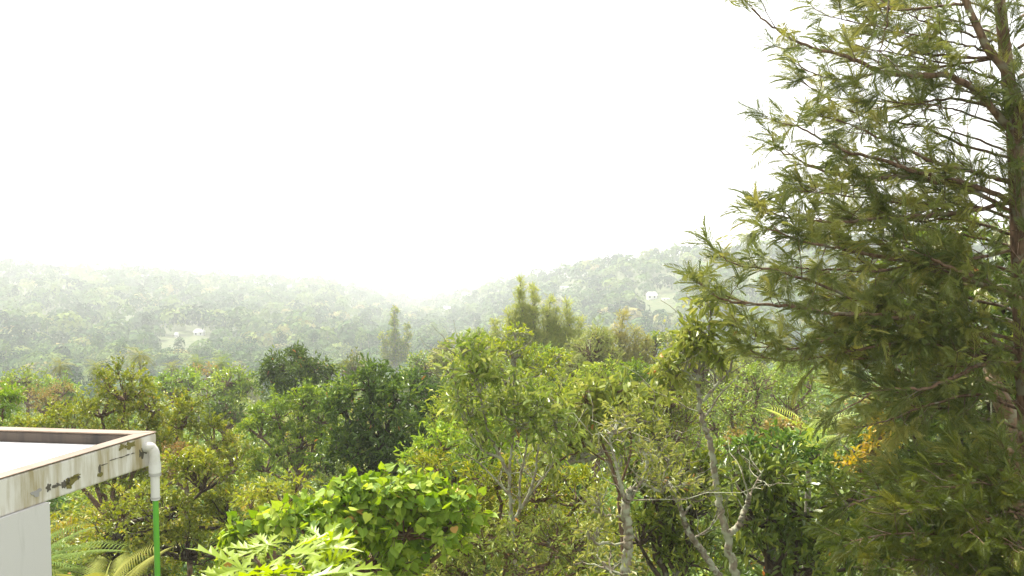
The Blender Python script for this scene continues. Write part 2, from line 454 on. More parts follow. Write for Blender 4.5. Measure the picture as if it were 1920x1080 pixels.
def flat_mat(name, c, rough=.5, spec=.5):
    m, nt = new_mat(name)
    p = nt.nodes.new("ShaderNodeBsdfPrincipled"); p.inputs["Base Color"].default_value = (*c, 1); p.inputs["Roughness"].default_value = rough; p.inputs["Specular IOR Level"].default_value = spec
    n = nt.nodes.new("ShaderNodeTexNoise"); n.inputs["Scale"].default_value = 12; n.inputs["Detail"].default_value = 5
    h = nt.nodes.new("ShaderNodeMix"); h.data_type = 'RGBA'; h.inputs[6].default_value = (*[x * .82 for x in c], 1); h.inputs[7].default_value = (*[min(1, x * 1.08) for x in c], 1)
    nt.links.new(n.outputs[0], h.inputs[0]); nt.links.new(h.outputs[2], p.inputs["Base Color"])
    o = nt.nodes.new("ShaderNodeOutputMaterial"); nt.links.new(p.outputs[0], o.inputs[0])
    return m
m_fascia = plaster("weathered_fascia", (.64, .615, .57), (.31, .25, .12), .18, top=None)
m_rim = plaster("stained_rim", (.21, .15, .105), (.10, .07, .045), .17, streak=False)
m_inner = plaster("dark_parapet", (.05, .036, .026), (.012, .01, .008), .15)  # far parapet: near-black brown with blacker streaks
m_wall = plaster("white_wall", (.57, .555, .545), (.46, .45, .43), .02)
m_roof = plaster("white_roof", (.84, .82, .80), (.7, .66, .62), .08, streak=False)
m_pvc = plaster("white_pipe", (.66, .65, .62), (.36, .33, .25), .09, streak=False)
m_green = flat_mat("green_pipe", (.12, .42, .04), .35)
m_band = flat_mat("grey_band", (.45, .44, .42), .5)
m_crumb = flat_mat("bare_concrete", (.10, .09, .07), .95)
m_crumbgrey = flat_mat("grey_concrete", (.33, .32, .31), .95)
m_moss = flat_mat("dark_moss", (.17, .15, .04), .95)

ZT = U(293, 811.5, 7.6)[2]
A = U(293, 811.5, 7.6)                          # outer corner, top
def on_z(px, py, z):                              # where the ray through (px,py) meets height z
    p1 = U(px, py, 1.0); s = (z - CZ) / (p1[2] - CZ)
    return np.array([p1[0] * s, s, z])
B = on_z(0, 899, ZT); Cc = on_z(0, 803, ZT)
dn = unit(B - A); df = unit(Cc - A)               # along the near side edge, along the far edge
TH = .25                                          # fascia depth
near_end = A + dn * 6.4; far_end = A + df * 9.0
nin = unit(np.array([dn[1], -dn[0], 0])); nin = nin if nin @ df > 0 else -nin      # into the roof from the side edge
fin = unit(np.array([df[1], -df[0], 0])); fin = fin if fin @ dn > 0 else -fin
def corner(off):                                  # inner offset of the corner
    M = np.array([[dn[0], -df[0]], [dn[1], -df[1]]]); rhs = (fin * off - nin * off)[:2]
    s, t = np.linalg.solve(M, rhs)
    return A + nin * off + dn * s
bld_o = np.array([A[0] - 2, A[1] - 2, float(Z(A[0] - 2, A[1] - 2))])
bld = thing("building", bld_o, "white building with a flat roof, stained eaves slab and a plain wall", "building")
def prism(poly, z0, z1):
    P = np.asarray(poly, float)[:, :2]; n = len(P)
    V = np.vstack([np.c_[P, np.full(n, z0)], np.c_[P, np.full(n, z1)]])
    i = np.arange(n); j = (i + 1) % n
    return (V, [np.stack([i, j, j + n, i + n], -1), np.arange(n)[None, ::-1], (np.arange(n) + n)[None]], .5)
def bevel(o, w=.008, seg=2):
    b = o.modifiers.new("bevel", 'BEVEL'); b.width = w; b.segments = seg; b.limit_method = 'ANGLE'
PW = .11
c_in = corner(PW)
far_corner = near_end + (far_end - A)
slab = build("eaves_slab", [prism([c_in + (nin + fin) * .002, near_end + nin * (PW + .002), far_corner, far_end + fin * (PW + .002)], ZT - TH + .002, ZT - .11)], m_fascia, bld, bld_o)
# parapet rims (flush faces are butted, the top courses stand 3 mm proud)
def rim(a, b, c, d, name, mat, z0=ZT - .11, z1=ZT):
    o = build(name, [prism([a, b, c, d], z0, z1)], mat, bld, bld_o)
    bevel(o, .006 if name == "coping" else .014)
    return o
up3 = .003
sfl = .0
side_par = rim(A - nin * up3, near_end - nin * up3, near_end + nin * PW, c_in, "parapet", m_fascia, ZT - TH, ZT)
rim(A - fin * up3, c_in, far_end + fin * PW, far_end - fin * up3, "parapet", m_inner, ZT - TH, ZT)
rim(A - nin * .008, near_end - nin * .008, near_end + nin * (PW - .002), c_in, "coping", m_rim, ZT + .001, ZT + .012)
rim(A - fin * .008, c_in, far_end + fin * (PW - .002), far_end - fin * .008, "coping", m_rim, ZT + .001, ZT + .013)
# sunken white roof sheet
build("roof_surface", [prism([c_in + (nin + fin) * .003, near_end + nin * (PW + .003), far_corner, far_end + fin * (PW + .003)], ZT - .106, ZT - .084)], m_roof, bld, bld_o)
# wall set back under the slab; its visible vertical edge passes through (93, 940)
wz = ZT - TH
wc = on_z(93, 941, wz)
wn = wc + dn * 5; wf = wc + df * 8
build("wall", [prism([wc, wn, wn + (wf - wc), wf], float(Z(wc[0], wc[1])) - .5, wz - .001)], m_wall, bld, bld_o)
# flaked plaster on the side fascia, a crack line and moss: thin scabs that stand 3 mm off the face
fn = -nin
def facept(px, py):                               # point on the outer face of the side edge
    p1 = U(px, py, 1.0) - np.array([0, 0, CZ]); q = A - np.array([0, 0, CZ])
    s = (q @ fn) / (p1 @ fn)
    return p1 * s + np.array([0, 0, CZ])
def scab(px, py, w_, h_, mat, seed, name="flaked_patch", n=26):
    g = np.random.default_rng(seed)
    th = np.linspace(0, 2 * math.pi, n, endpoint=False)
    rr = 1 + sum(g.normal() * a * np.sin(k * th + g.uniform(0, 6)) for k, a in ((2, .22), (3, .2), (5, .16), (8, .1), (11, .06)))
    rr = np.clip(rr, .3, 1.7)
    P = np.array([facept(px + w_ * r_ * math.cos(t), py + h_ * r_ * math.sin(t) - w_ * r_ * math.cos(t) * .3) for t, r_ in zip(th, rr)])
    V = np.vstack([P + fn * .001, P + fn * .007]); i = np.arange(n); j = (i + 1) % n
    build(name, [(V, [np.stack([i, j, j + n, i + n], -1), (np.arange(n) + n)[None]], .5)], mat, side_par, bld_o)
for a in ((90, 914, 4, 7, 2), (101, 912, 3, 4, 3), (108, 909, 4, 3, 4), (119, 908, 4, 8, 5), (186, 879, 2.2, 8, 7), (262, 850, 2, 5, 9), (268, 848, 5, 8, 8), (238, 853, 5, 1.0, 10), (248, 850, 3, 1.0, 11), (213, 861, 8, .8, 12), (228, 857, 6, .8, 13), (194, 871, 5, 1.0, 14), (126, 903, 4, 6, 15), (146, 895, 3, 3, 16)):
    scab(*a[:4], m_crumb, a[4])
scab(67, 924, 9, 6, m_crumbgrey, 21)
for a in ((133, 901, 12, 7, 31), (140, 893, 9, 3, 32), (243, 835, 9, 6, 33), (128, 911, 6, 5, 36), (228, 838, 6, 4, 37), (187, 890, 4, 5, 38)):
    scab(*a[:4], m_moss, a[4], "moss")
# drainpipe: outlet stub, elbow, socket, short white pipe, green pipe
ps = bpy.data.objects.new("drainpipe", None); ps.location = A - bld_o; link(ps, bld)
out = facept(272, 838)
bendp = [out - fn * .02, out + fn * .04, out + fn * .055 + dn * -.01 + np.array([0, .0, -.012]), out + fn * .072 + dn * -.015 + np.array([0, 0, -.042]), out + fn * .076 + dn * -.015 + np.array([0, 0, -.09]), out + fn * .076 + dn * -.015 + np.array([0, 0, -.15])]
elb = smooth_line(bendp, 22)
build("elbow", [tube(elb, .041, .041, 20)], m_pvc, ps, A, smooth=True)
e = elb[-1]
def vt(z0, z1, r0, r1, tilt=.0):
    return tube(np.linspace(e + [0, 0, z0], e + [tilt, 0, z1], 8), r0, r1, 20)
build("socket", [vt(.03, -.05, .046, .046), vt(-.05, -.075, .046, .034)], m_pvc, ps, A, smooth=True)
build("clamp_band", [vt(-.06, -.075, .048, .048)], m_band, ps, A, smooth=True)
build("clamp_band", [vt(-.245, -.258, .04, .04)], m_band, ps, A, smooth=True)
build("white_pipe", [vt(-.07, -.27, .035, .034)], m_pvc, ps, A, smooth=True)
build("green_pipe", [vt(-.26, -8.2, .022, .022, .03)], m_green, ps, A, smooth=True)

# ------------------------------------------------------------------ big silver oak on the right
def oak_limb_foliage(line, fol, wood, start=.15, tw_len=(.22, .5), nf=9, every=.11, fl=(.12, .23), tint=.45, thin=1.0, tpl=FROND):
    seg = np.linalg.norm(np.diff(line, axis=0), axis=1); cum = np.r_[0, np.cumsum(seg)]; tot = cum[-1]
    s = tot * start; k = 0
    Pn, Dn, Tn = [], [], []
    while s < tot:
        i = min(np.searchsorted(cum, s, side='right') - 1, len(line) - 2)
        t = (s - cum[i]) / max(seg[i], 1e-6)
        p = line[i] * (1 - t) + line[i + 1] * t
        dr = unit(line[i + 1] - line[i])
        if rng.random() < thin:
            side = unit(np.cross(dr, [0, 0, 1.0])) * (1 if k % 2 else -1)
            td = unit(dr * rng.uniform(.4, 1.0) + side * rng.uniform(.2, 1.0) + np.array([0, 0, rng.normal() * .45 + .12]) + rng.normal(size=3) * .2)
            Lt = rng.uniform(*tw_len) * (1.15 - .55 * s / tot)
            e_ = p + td * Lt + np.array([0, 0, .12 * Lt])
            tl = np.stack([p, p + td * Lt * .5 + rng.normal(size=3) * .012, e_])
            wood.append(tube(tl, .0055, .0025, 4))
            ct = np.clip(tint + rng.normal() * .2, 0, 1)
            n = int(nf * rng.uniform(.6, 1.3))
            u = rng.uniform(.2, 1.0, n) ** .7
            Pn.append(p + (e_ - p) * u[:, None]); Dn.append(np.tile(td, (n, 1)) + rng.normal(size=(n, 3)) * .42 + [0, 0, .05]); Tn.append(np.full(n, ct))
        s += every * rng.uniform(.6, 1.4); k += 1
    n = 9
    Pn.append(np.tile(line[-1], (n, 1)) + rng.normal(size=(n, 3)) * .04); Dn.append(np.tile(unit(line[-1] - line[-3]), (n, 1)) + rng.normal(size=(n, 3)) * .5); Tn.append(np.full(n, tint))
    P, D, T = np.concatenate(Pn), np.concatenate(Dn), np.concatenate(Tn)
    n = len(P)
    nr = rng.normal(size=(n, 3)) * .6 + [0, 0, .8]
    Ls = rng.uniform(fl[0], fl[1], n)
    fol.append(inst(tpl, P, D, nr, Ls, Ls, np.clip(T + rng.normal(size=n) * .12, 0, .88)))
OD = 9.0
def pl(pts, d0=OD, d1=None, n=None):
    d1 = d0 if d1 is None else d1
    m_ = len(pts)
    return smooth_line([U(p[0], p[1], d0 + (d1 - d0) * k / (m_ - 1)) for k, p in enumerate(pts)], n or 5 * m_)
tk = [(1985, 2050), (1965, 1500), (1945, 1100), (1930, 850), (1917, 600), (1909, 400), (1902, 260), (1893, 170), (1884, 90), (1874, 0), (1862, -150), (1850, -420)]
base = U(1985, 1000, OD); base[2] = float(Z(base[0], base[1]))
oakp = [U(px, py, OD) for px, py in tk]; oakp = [np.array([oakp[0][0] + .05, OD, base[2] - .2])] + [q for q in oakp if q[2] > base[2] + .3]
oak = thing("silver_oak", base, "tall silver oak with feathery olive fronds on long drooping branches, beside a reddish trunk", "tree")
build("trunk", [tube(smooth_line(oakp, 60), .12, .036, 12, 1.0, .008)], b_red, oak, base, smooth=True)
lead = pl([(1945, 420), (1935, 300), (1922, 220), (1902, 168), (1880, 125), (1852, 92), (1835, 55), (1812, 5), (1795, -60), (1770, -200)], 8.75, 8.8)
build("branch", [tube(lead, .05, .026, 9, wob=.012)], b_red, oak, base, smooth=True)
limbs = [
 ([(1910, 260), (1870, 215), (1835, 175), (1800, 150), (1770, 141), (1700, 140), (1655, 136), (1610, 115), (1570, 102), (1500, 80), (1460, 58), (1425, 30), (1405, 8)], 8.9, 8.3, .040, .6),
 ([(1903, 225), (1850, 197), (1780, 186), (1710, 195), (1640, 203)], 9, 9.2, .022, .7),
 ([(1905, 345), (1856, 331), (1792, 315), (1729, 294), (1658, 262), (1600, 235), (1540, 215)], 9, 8.7, .028, .8),
 ([(1907, 385), (1842, 354), (1771, 333), (1700, 319), (1647, 297), (1594, 287), (1548, 264), (1500, 240), (1465, 232)], 9, 8.5, .03, .75),
 ([(1908, 400), (1800, 352), (1700, 333), (1594, 333), (1552, 324), (1502, 301), (1460, 282), (1447, 275)], 9, 8.8, .024, .75),
 ([(1812, 6), (1753, 13), (1683, 18), (1633, 7), (1590, -8), (1560, -25)], 8.8, 8.7, .016, 1),
 ([(1690, -120), (1667, 0), (1665, 35), (1654, 80), (1644, 122)], 8.5, 8.5, .013, .6),
 ([(1880, 78), (1842, 73), (1789, 55), (1730, 39), (1690, 20)], 9, 9.2, .016, .9),
 ([(1886, 112), (1782, 105), (1729, 101), (1700, 90), (1665, 78), (1620, 60)], 9, 9.1, .017, .9),
 ([(1890, 103), (1807, 120), (1736, 126), (1665, 124), (1630, 142), (1576, 148), (1541, 142), (1500, 128)], 9.1, 8.9, .016, .75),
 ([(1905, 378), (1800, 398), (1720, 405), (1615, 414), (1559, 417), (1500, 412), (1440, 400), (1410, 395)], 9, 8.7, .024, 1.1),
 ([(1912, 560), (1800, 520), (1700, 492), (1612, 474), (1559, 463), (1509, 454), (1474, 440), (1430, 425)], 9, 8.5, .026, 1),
 ([(1917, 665), (1830, 625), (1760, 608), (1660, 592), (1594, 589), (1545, 585), (1488, 575), (1392, 568), (1357, 562), (1332, 546), (1310, 528)], 9, 8.0, .03, .8),
 ([(1908, 470), (1771, 493), (1647, 507), (1559, 506), (1516, 504), (1480, 500)], 9, 8.6, .018, .9),
 ([(1917, 640), (1700, 590), (1600, 560), (1500, 520), (1440, 505), (1390, 500), (1350, 480)], 9, 8.2, .02, .9),
 ([(1915, 640), (1800, 610), (1700, 610), (1600, 625), (1530, 642), (1481, 654), (1440, 648), (1400, 630)], 9, 8.3, .016, 1),
 ([(1918, 700), (1800, 660), (1700, 640), (1612, 656), (1541, 669), (1488, 676), (1445, 672), (1410, 660)], 9, 8.3, .017, 1),
 ([(1918, 690), (1789, 646), (1700, 663), (1615, 672), (1580, 670), (1559, 642)], 9.1, 8.8, .014, .9),
 ([(1920, 680), (1850, 683), (1821, 693), (1792, 706), (1746, 725), (1700, 729), (1647, 731), (1612, 752), (1570, 775)], 8.9, 8.3, .026, .9),
 ([(1914, 560), (1830, 520), (1771, 497), (1743, 483), (1700, 465), (1650, 450)], 8.7, 8.6, .026, .8),
 ([(1925, 880), (1870, 895), (1810, 908), (1763, 923), (1713, 953), (1673, 987)], 8.6, 8.0, .02, 1),
 ([(1925, 800), (1873, 843), (1843, 868), (1800, 890), (1740, 900), (1660, 900)], 8.7, 8.2, .018, 1),
 ([(1905, 300), (1800, 270), (1720, 235), (1640, 225), (1560, 190), (1500, 150)], 9.2, 9.4, .016, .8),
 ([(1922, 760), (1830, 740), (1740, 760), (1660, 790), (1600, 800)], 9, 8.6, .018, 1),
]
for k in range(13):        # further limbs of the same tree, a little behind those
    y0 = 330 + k * 36 + rng.uniform(-12, 12)
    xt = rng.uniform(1470, 1640); up_ = rng.uniform(-45, 25)
    limbs.append(([(1910 + y0 * .01, y0 + 40), (1810, y0 + 10), (1710, y0 + rng.uniform(-10, 15)), ((1710 + xt) / 2, y0 + up_ * .4), (xt, y0 + up_)], 9.2, 9.2 + rng.uniform(-.6, 1.2), .017, 1.0))
for k in range(8):        # airy upper ones
    y0 = -70 + k * 42
    xt = rng.uniform(1530, 1720)
    limbs.append(([(1885, y0 + 60), (1810, y0 + 30), (1740, y0 + 15), (xt, y0 + rng.uniform(-30, 20))], 9.2, 9.2 + rng.uniform(-.5, 1.0), .013, .75))
fol, tw = [], []
for pts, d0, d1, r0, dens in limbs:
    ln = pl(pts, d0, d1)
    ln = ln + rng.normal(size=ln.shape) * .006
    ymean = np.mean([q[1] for q in pts])
    build("branch", [tube(ln, r0 * .95, .0045, 7, wob=.03)], b_brown if r0 < .024 else b_red, oak, base, smooth=True)
    oak_limb_foliage(ln, fol, tw, start=.12 if ymean > 300 else .2, nf=11 if ymean > 330 else 9, every=(.075 if ymean > 250 else .09) / dens, thin=.95, tint=.58 if ymean < 450 else .5)
for k in range(14):       # limbs that reach right and away from the lens, out of frame
    y0 = -50 + k * 55
    ln = pl([(1910, y0 + 30), (1960, y0), (2020 + rng.uniform(0, 60), y0 - 20)], 9.1, 9.1 + rng.uniform(-1.2, 1.6))
    tw.append(tube(ln, .016, .005, 6)); oak_limb_foliage(ln, fol, tw, every=.12, start=.1)
oak_limb_foliage(pl([(1930, 900), (1912, 640), (1902, 300), (1880, 100), (1865, -40)], 8.85), fol, tw, start=0, nf=10, every=.10, tint=.4, tw_len=(.3, .6))
oak_limb_foliage(pl([(1935, 640), (1915, 400), (1895, 200)], 8.8), fol, tw, start=0, nf=9, every=.12, tint=.45, tw_len=(.3, .7))
build("twigs", tw, b_brown, oak, base)
build("crown", fol, m_oak, oak, base)

# greener young silver oak below it
base = U(1990, 1000, 7.6); base[2] = float(Z(base[0], base[1]))
sap = thing("silver_oak", base, "younger silver oak with deep green fronds filling the lower corner under the tall one", "tree")
fol, tw = [], []
st = smooth_line([base, U(1992, 1500, 7.6), U(1980, 1200, 7.6), U(1965, 1000, 7.6), U(1950, 860, 7.7)], 20)
build("trunk", [tube(st, .09, .02, 9)], b_brown, sap, base, smooth=True)
for pts, d1 in (([(1962, 960), (1900, 930), (1840, 905), (1780, 915)], 7.2), ([(1965, 1000), (1900, 985), (1820, 960), (1740, 955), (1690, 965)], 7.1), ([(1970, 1050), (1880, 1040), (1800, 1010), (1720, 1000), (1640, 1005), (1590, 1020)], 7.0),
                ([(1975, 1100), (1880, 1090), (1780, 1060), (1700, 1050), (1650, 1065)], 7.0), ([(1960, 930), (1910, 890), (1870, 880)], 7.5), ([(1975, 1150), (1900, 1120), (1850, 1080), (1800, 1085)], 7.0),
                ([(1965, 990), (1900, 960), (1860, 970), (1810, 1000)], 6.9), ([(1962, 950), (1880, 900), (1800, 870), (1740, 870)], 7.9), ([(1970, 1060), (1930, 1030), (1890, 1020)], 6.8), ([(1970, 1010), (1860, 1000), (1760, 990), (1690, 1030)], 7.5), ([(1970, 980), (1870, 940), (1760, 920), (1650, 930), (1580, 950)], 7.8)):
    ln = pl(pts, 7.6, d1); tw.append(tube(ln, .012, .004, 6))
    oak_limb_foliage(ln, fol, tw, start=.05, nf=11, every=.06, fl=(.10, .19), tint=.55)
build("twigs", tw, b_brown, sap, base)
build("crown", fol, m_sapling, sap, base)

# ------------------------------------------------------------------ thin lichen grey tree and its neighbours
def stem_tree(name, label, d, stems, lobes, leaf, mat, cover, rc, bark, base_px, twr=.005, extra=0, **kw):
    base = U(base_px, 1000, d); base[2] = float(Z(base[0], base[1]))
    root = thing(name, base, label, "tree")
    wood = []
    tips = []
    for pts, r0, r1 in stems:
        P = [U(q[0], q[1], d + (q[2] if len(q) > 2 else 0)) for q in pts]
        if pts[0][1] > 1085: P = [base - [0, 0, .2]] + P
        ln = smooth_line(P, 9 * len(P)); ln[1:-1] += rng.normal(size=(len(ln) - 2, 3)) * r0 * .16
        wood.append(tube(ln, r0, r1, 10, wob=.012)); tips.append(ln)
    allp = np.concatenate(tips)
    fol = []
    for lb in px_lobes(lobes, d):
        C = lb[0]
        J = allp[np.argmin(np.linalg.norm(allp - (C - [0, 0, lb[1][2] * .9]), axis=1))]
        fol += cloud([lb], leaf, cover, rc, wood=wood, joint=J, twr=twr, hubr=2.2, shell=(.2, 1.05), **kw)
    for _ in range(extra):       # bare twigs
        p = allp[rng.integers(len(allp) // 3, len(allp))]
        q = p + np.array([rng.normal() * .3, rng.normal() * .3, rng.uniform(.15, .45)])
        wood.append(tube(arc(p, q, 6, .1, .04), .006, .002, 4))
    build("trunk", wood, bark, root, base, smooth=True)
    build("crown", fol, mat, root, base)
    return root
DROOPLEAF = (T_leaf6(.1, .35), .105, .38)
stem_tree("thin_tree", "slender grey lichened tree with a forked stem and few drooping yellow-green leaves", 9.0,
    [([(1400, 1250), (1388, 1120), (1372, 1050), (1362, 1000), (1345, 930), (1338, 870), (1328, 820), (1316, 790), (1312, 745), (1308, 720), (1318, 690), (1325, 650), (1332, 600), (1330, 570)], .048, .005),
     ([(1364, 1003), (1385, 985), (1398, 955), (1406, 928)], .034, .024),
     ([(1406, 928), (1420, 900), (1432, 880)], .01, .004), ([(1404, 930), (1395, 900), (1390, 875)], .01, .004),
     ([(1318, 752), (1345, 720), (1370, 690), (1372, 640), (1378, 610)], .016, .005), ([(1314, 790), (1330, 770), (1350, 740), (1385, 705)], .014, .004),
     ([(1310, 725), (1290, 700), (1268, 690), (1248, 685)], .014, .004), ([(1308, 725), (1310, 690), (1316, 650), (1300, 620)], .012, .004)],
    [(1297, 640, 24, 30), (1290, 665, 22, 22), (1252, 690, 24, 16), (1345, 672, 22, 14), (1378, 608, 16, 9), (1330, 572, 22, 6), (1262, 720, 18, 12), (1310, 625, 20, 14)],
    DROOPLEAF, m_pale, .9, .16, b_pale, 1400, extra=26, droop=.6)
stem_tree("stump_tree", "pollarded pale trunk cut off at a knob with small leafy shoots round it", 8.0,
    [([(1168, 1300), (1170, 1120), (1176, 1040), (1178, 1000), (1172, 945), (1180, 930)], .048, .036), ([(1176, 945), (1165, 915), (1157, 880), (1150, 850), (1140, 810)], .022, .006), ([(1182, 938), (1195, 915), (1205, 900), (1215, 870)], .014, .005), ([(1172, 945), (1180, 925), (1186, 915)], .04, .028)],
    [(1150, 800, 40, 25), (1240, 905, 40, 35), (1130, 950, 40, 30), (1215, 860, 30, 20), (1110, 1000, 35, 30), (1145, 1060, 60, 20)],
    (T_leaf6(), .06, .36), m_pale, .8, .16, b_pale, 1168, extra=16)
stem_tree("leaning_tree", "bare pale stem leaning away from the forked grey tree, rising to a leafy tip", 8.6,
    [([(1420, 1300), (1360, 1110), (1330, 1055), (1300, 1010), (1285, 985), (1278, 955), (1262, 925), (1250, 895), (1243, 865), (1236, 840), (1225, 815), (1205, 790)], .036, .009), ([(1262, 925), (1275, 905), (1272, 880), (1268, 860)], .012, .005), ([(1300, 1010), (1330, 990), (1345, 960)], .012, .004)],
    [(1265, 860, 35, 28), (1200, 780, 40, 24), (1300, 930, 30, 25), (1225, 820, 30, 20)],
    (T_leaf6(), .06, .34), m_pale, 1.0, .16, b_grey, 1420, extra=20)
stem_tree("small_stem_tree", "short pale stem rising out of the dark fronds in the lower corner", 7.4,
    [([(1752, 1200), (1747, 1080), (1742, 1050), (1735, 1030), (1738, 1005), (1732, 985)], .03, .014)], [(1745, 985, 40, 25), (1775, 1010, 30, 20)], (T_leaf6(), .09, .4), m_gloss, .9, .14, b_grey, 1752)
# many stemmed rubber-like tree in the middle
BIG = (T_leaf6(.1, .3), .115, .34)
stem_tree("red_tipped_tree", "tall sparse tree with big whorled leaves, some red, on dark upright shoots", 10.5,
    [([(975, 1250), (972, 1110), (965, 1050), (960, 980), (955, 900), (958, 850), (965, 800), (963, 740), (962, 700)], .03, .006),
     ([(958, 900), (935, 850), (915, 810), (905, 760), (890, 715), (878, 690)], .02, .006), ([(940, 860), (900, 840), (870, 790), (860, 745), (850, 700)], .016, .005),
     ([(960, 980), (990, 930), (1005, 880), (1010, 840), (1030, 800)], .02, .006), ([(955, 930), (930, 900), (900, 870), (872, 850)], .014, .005),
     ([(975, 960), (975, 900), (985, 850), (990, 800), (1000, 770)], .016, .005), ([(985, 940), (1030, 880), (1040, 850), (1045, 810)], .012, .004),
     ([(903, 760), (898, 720), (897, 680), (884, 660)], .01, .004), ([(893, 720), (880, 690), (868, 668), (858, 655)], .009, .004)],
    [(872, 655, 26, 10), (888, 690, 26, 22), (855, 710, 22, 14), (905, 715, 26, 22), (960, 715, 26, 16), (940, 765, 32, 24), (1000, 770, 34, 22), (1040, 790, 34, 22), (880, 770, 36, 26), (970, 800, 40, 24), (1030, 830, 34, 20), (900, 820, 36, 24)],
    BIG, m_pale, .65, .2, b_pale, 975, extra=60, droop=.45)
stem_tree("whorled_tree", "slim brown tree with tiered hanging leaves on spreading bare twigs", 12.0,
    [([(1190, 1300), (1175, 1080), (1165, 980), (1160, 920), (1145, 870), (1130, 830), (1120, 780), (1100, 740)], .045, .008),
     ([(1160, 920), (1180, 860), (1185, 820), (1200, 780), (1220, 750)], .018, .006), ([(1145, 870), (1100, 840), (1070, 800), (1055, 770)], .015, .005), ([(1185, 820), (1170, 780), (1165, 750), (1160, 730)], .012, .004)],
    [(1160, 728, 40, 16), (1100, 745, 36, 20), (1060, 775, 36, 22), (1215, 752, 42, 22), (1130, 790, 40, 24), (1190, 790, 40, 22), (1075, 830, 36, 22), (1040, 860, 30, 24)],
    (T_leaf6(.1, .35), .15, .38), m_pale, 1.15, .22, b_brown, 1190, extra=40, droop=.6)

# ------------------------------------------------------------------ near bushes
tree("heart_leaf_bush", "bright bush of big heart-shaped leaves with pinkish new tips behind the lobed leaves", "bush", 9.0,
    [(640, 925, 60, 30), (720, 930, 90, 42), (800, 935, 80, 38), (860, 950, 50, 36), (560, 975, 70, 34), (480, 1000, 45, 30), (640, 985, 100, 45), (760, 990, 110, 50), (850, 1010, 50, 30), (430, 1025, 25, 20), (700, 1060, 120, 40)],
    (HEART, .088, .95), m_heart, 2.4, .14, b_red, twr=.006, tr=.08, droop=.75, up=.5, bottom=.5)
PM = [T_palmate(s) for s in range(4)]
base = U(560, 1000, 6.6); base[2] = float(Z(base[0], base[1]))
pap = thing("lobed_leaf_plant", base, "lime green plant with huge deeply cut palmate leaves at the foot of the heart-leaf bush", "plant")
hub = U(555, 1190, 6.6)
stalks = [tube(smooth_line([base, base * .5 + hub * .5 + [.1, 0, 0], hub], 12), .07, .05, 9)]
lv = []
for k, (px, py, sz, dd) in enumerate([(610, 1010, .30, 0), (560, 1020, .30, -.1), (480, 1045, .28, -.2), (540, 1055, .30, -.4), (650, 1040, .26, .1), (450, 1065, .26, 0), (600, 1065, .30, -.5), (680, 1050, .24, -.1), (510, 1010, .22, .3), (630, 990, .20, .4), (480, 1090, .26, -.5), (690, 1080, .22, -.3), (640, 1095, .28, -.6), (420, 1085, .2, -.2), (530, 1000, .18, .35), (655, 1015, .2, .3), (640, 1140, .3, 0), (480, 1140, .3, 0)]):
    c = U(px - 28, py + 22, 6.6 + dd)
    outd = c - hub; outd[2] *= .1
    d_ = unit(outd + rng.normal(size=3) * .12)
    lv.append(inst(PM[k % 4], c[None], (d_ + [0, 0, .1])[None], (np.array([0, -.25, 1.0]) + rng.normal(size=3) * .16)[None], sz * 1.32, sz * 1.32, np.array([rng.uniform(.1, .95)])))
    stalks.append(tube(arc(hub, c, 8, -.12, .01), .012, .007, 6))
build("stem", stalks, m_bright, pap, base, smooth=True)
build("foliage", lv, m_palmate, pap, base)

tree("glossy_shrub", "dark glossy shrub with lighter shoots just past the forked grey stem", "bush", 11.0,
    [(1450, 890, 80, 50), (1390, 900, 70, 45), (1500, 950, 90, 55), (1420, 970, 100, 60), (1560, 990, 80, 60), (1460, 1050, 110, 60), (1590, 930, 50, 40)],
    (T_leaf6(.1, .25), .13, .42), m_gloss, 2.3, .25, b_dark, tr=.1, droop=.3)
tree("glossy_shrub", "dark coffee-like shrub with yellow-green upright tips between the stump and the leaning stem", "bush", 12.5,
    [(1270, 875, 60, 38), (1320, 875, 50, 35), (1230, 930, 60, 50), (1300, 950, 80, 60), (1200, 1000, 80, 60), (1290, 1040, 90, 60), (1190, 880, 40, 40)],
    (T_leaf6(.1, .2), .12, .38), m_gloss, 2.3, .25, b_dark, tr=.1, up=.4, droop=-.3, tint0=.58)
tree("fine_leaf_shrub", "small-leaved pale shrub along the bottom between the heart-leaf bush and the stump", "bush", 9.5,
    [(900, 1010, 60, 45), (960, 1030, 70, 50), (1040, 1010, 70, 50), (880, 1070, 90, 40), (1000, 1080, 100, 40), (1090, 1050, 60, 45), (820, 1060, 60, 40), (750, 1090, 60, 30), (880, 1030, 60, 40)],
    (T_leaf6(), .06, .36), m_pale, 1.15, .17, b_brown, tr=.06, twr=.005)
tree("twiggy_shrub", "olive shrub full of thin bare twigs behind the small-leaved bush", "bush", 13.5,
    [(930, 900, 80, 50), (1010, 920, 70, 55), (880, 960, 70, 50), (1080, 930, 60, 55), (960, 990, 110, 60), (1080, 1010, 80, 60), (820, 880, 50, 30)],
    (T_leaf6(), .08, .34), m_olive, 1.5, .25, b_brown, tr=.07, twr=.009)
tree("loose_tree", "loose light green tree with fine leaves beside the large dark mango", "tree", 16.0,
    [(830, 835, 60, 30), (890, 850, 60, 40), (790, 865, 50, 28), (860, 890, 90, 40), (940, 820, 60, 45), (1000, 850, 60, 45)],
    (T_leaf6(.1, .3), .11, .34), m_lime, 1.9, .3, b_brown, tr=.08, droop=.4)
tree("orange_topped_shrub", "shrub topped with rusty orange new growth beyond the glossy bushes", "bush", 16.0,
    [(1440, 812, 50, 14), (1395, 828, 40, 12), (1480, 805, 30, 12)], (OVAL, .07, .5), m_rust, 2.5, .22, b_dark, tr=.07)
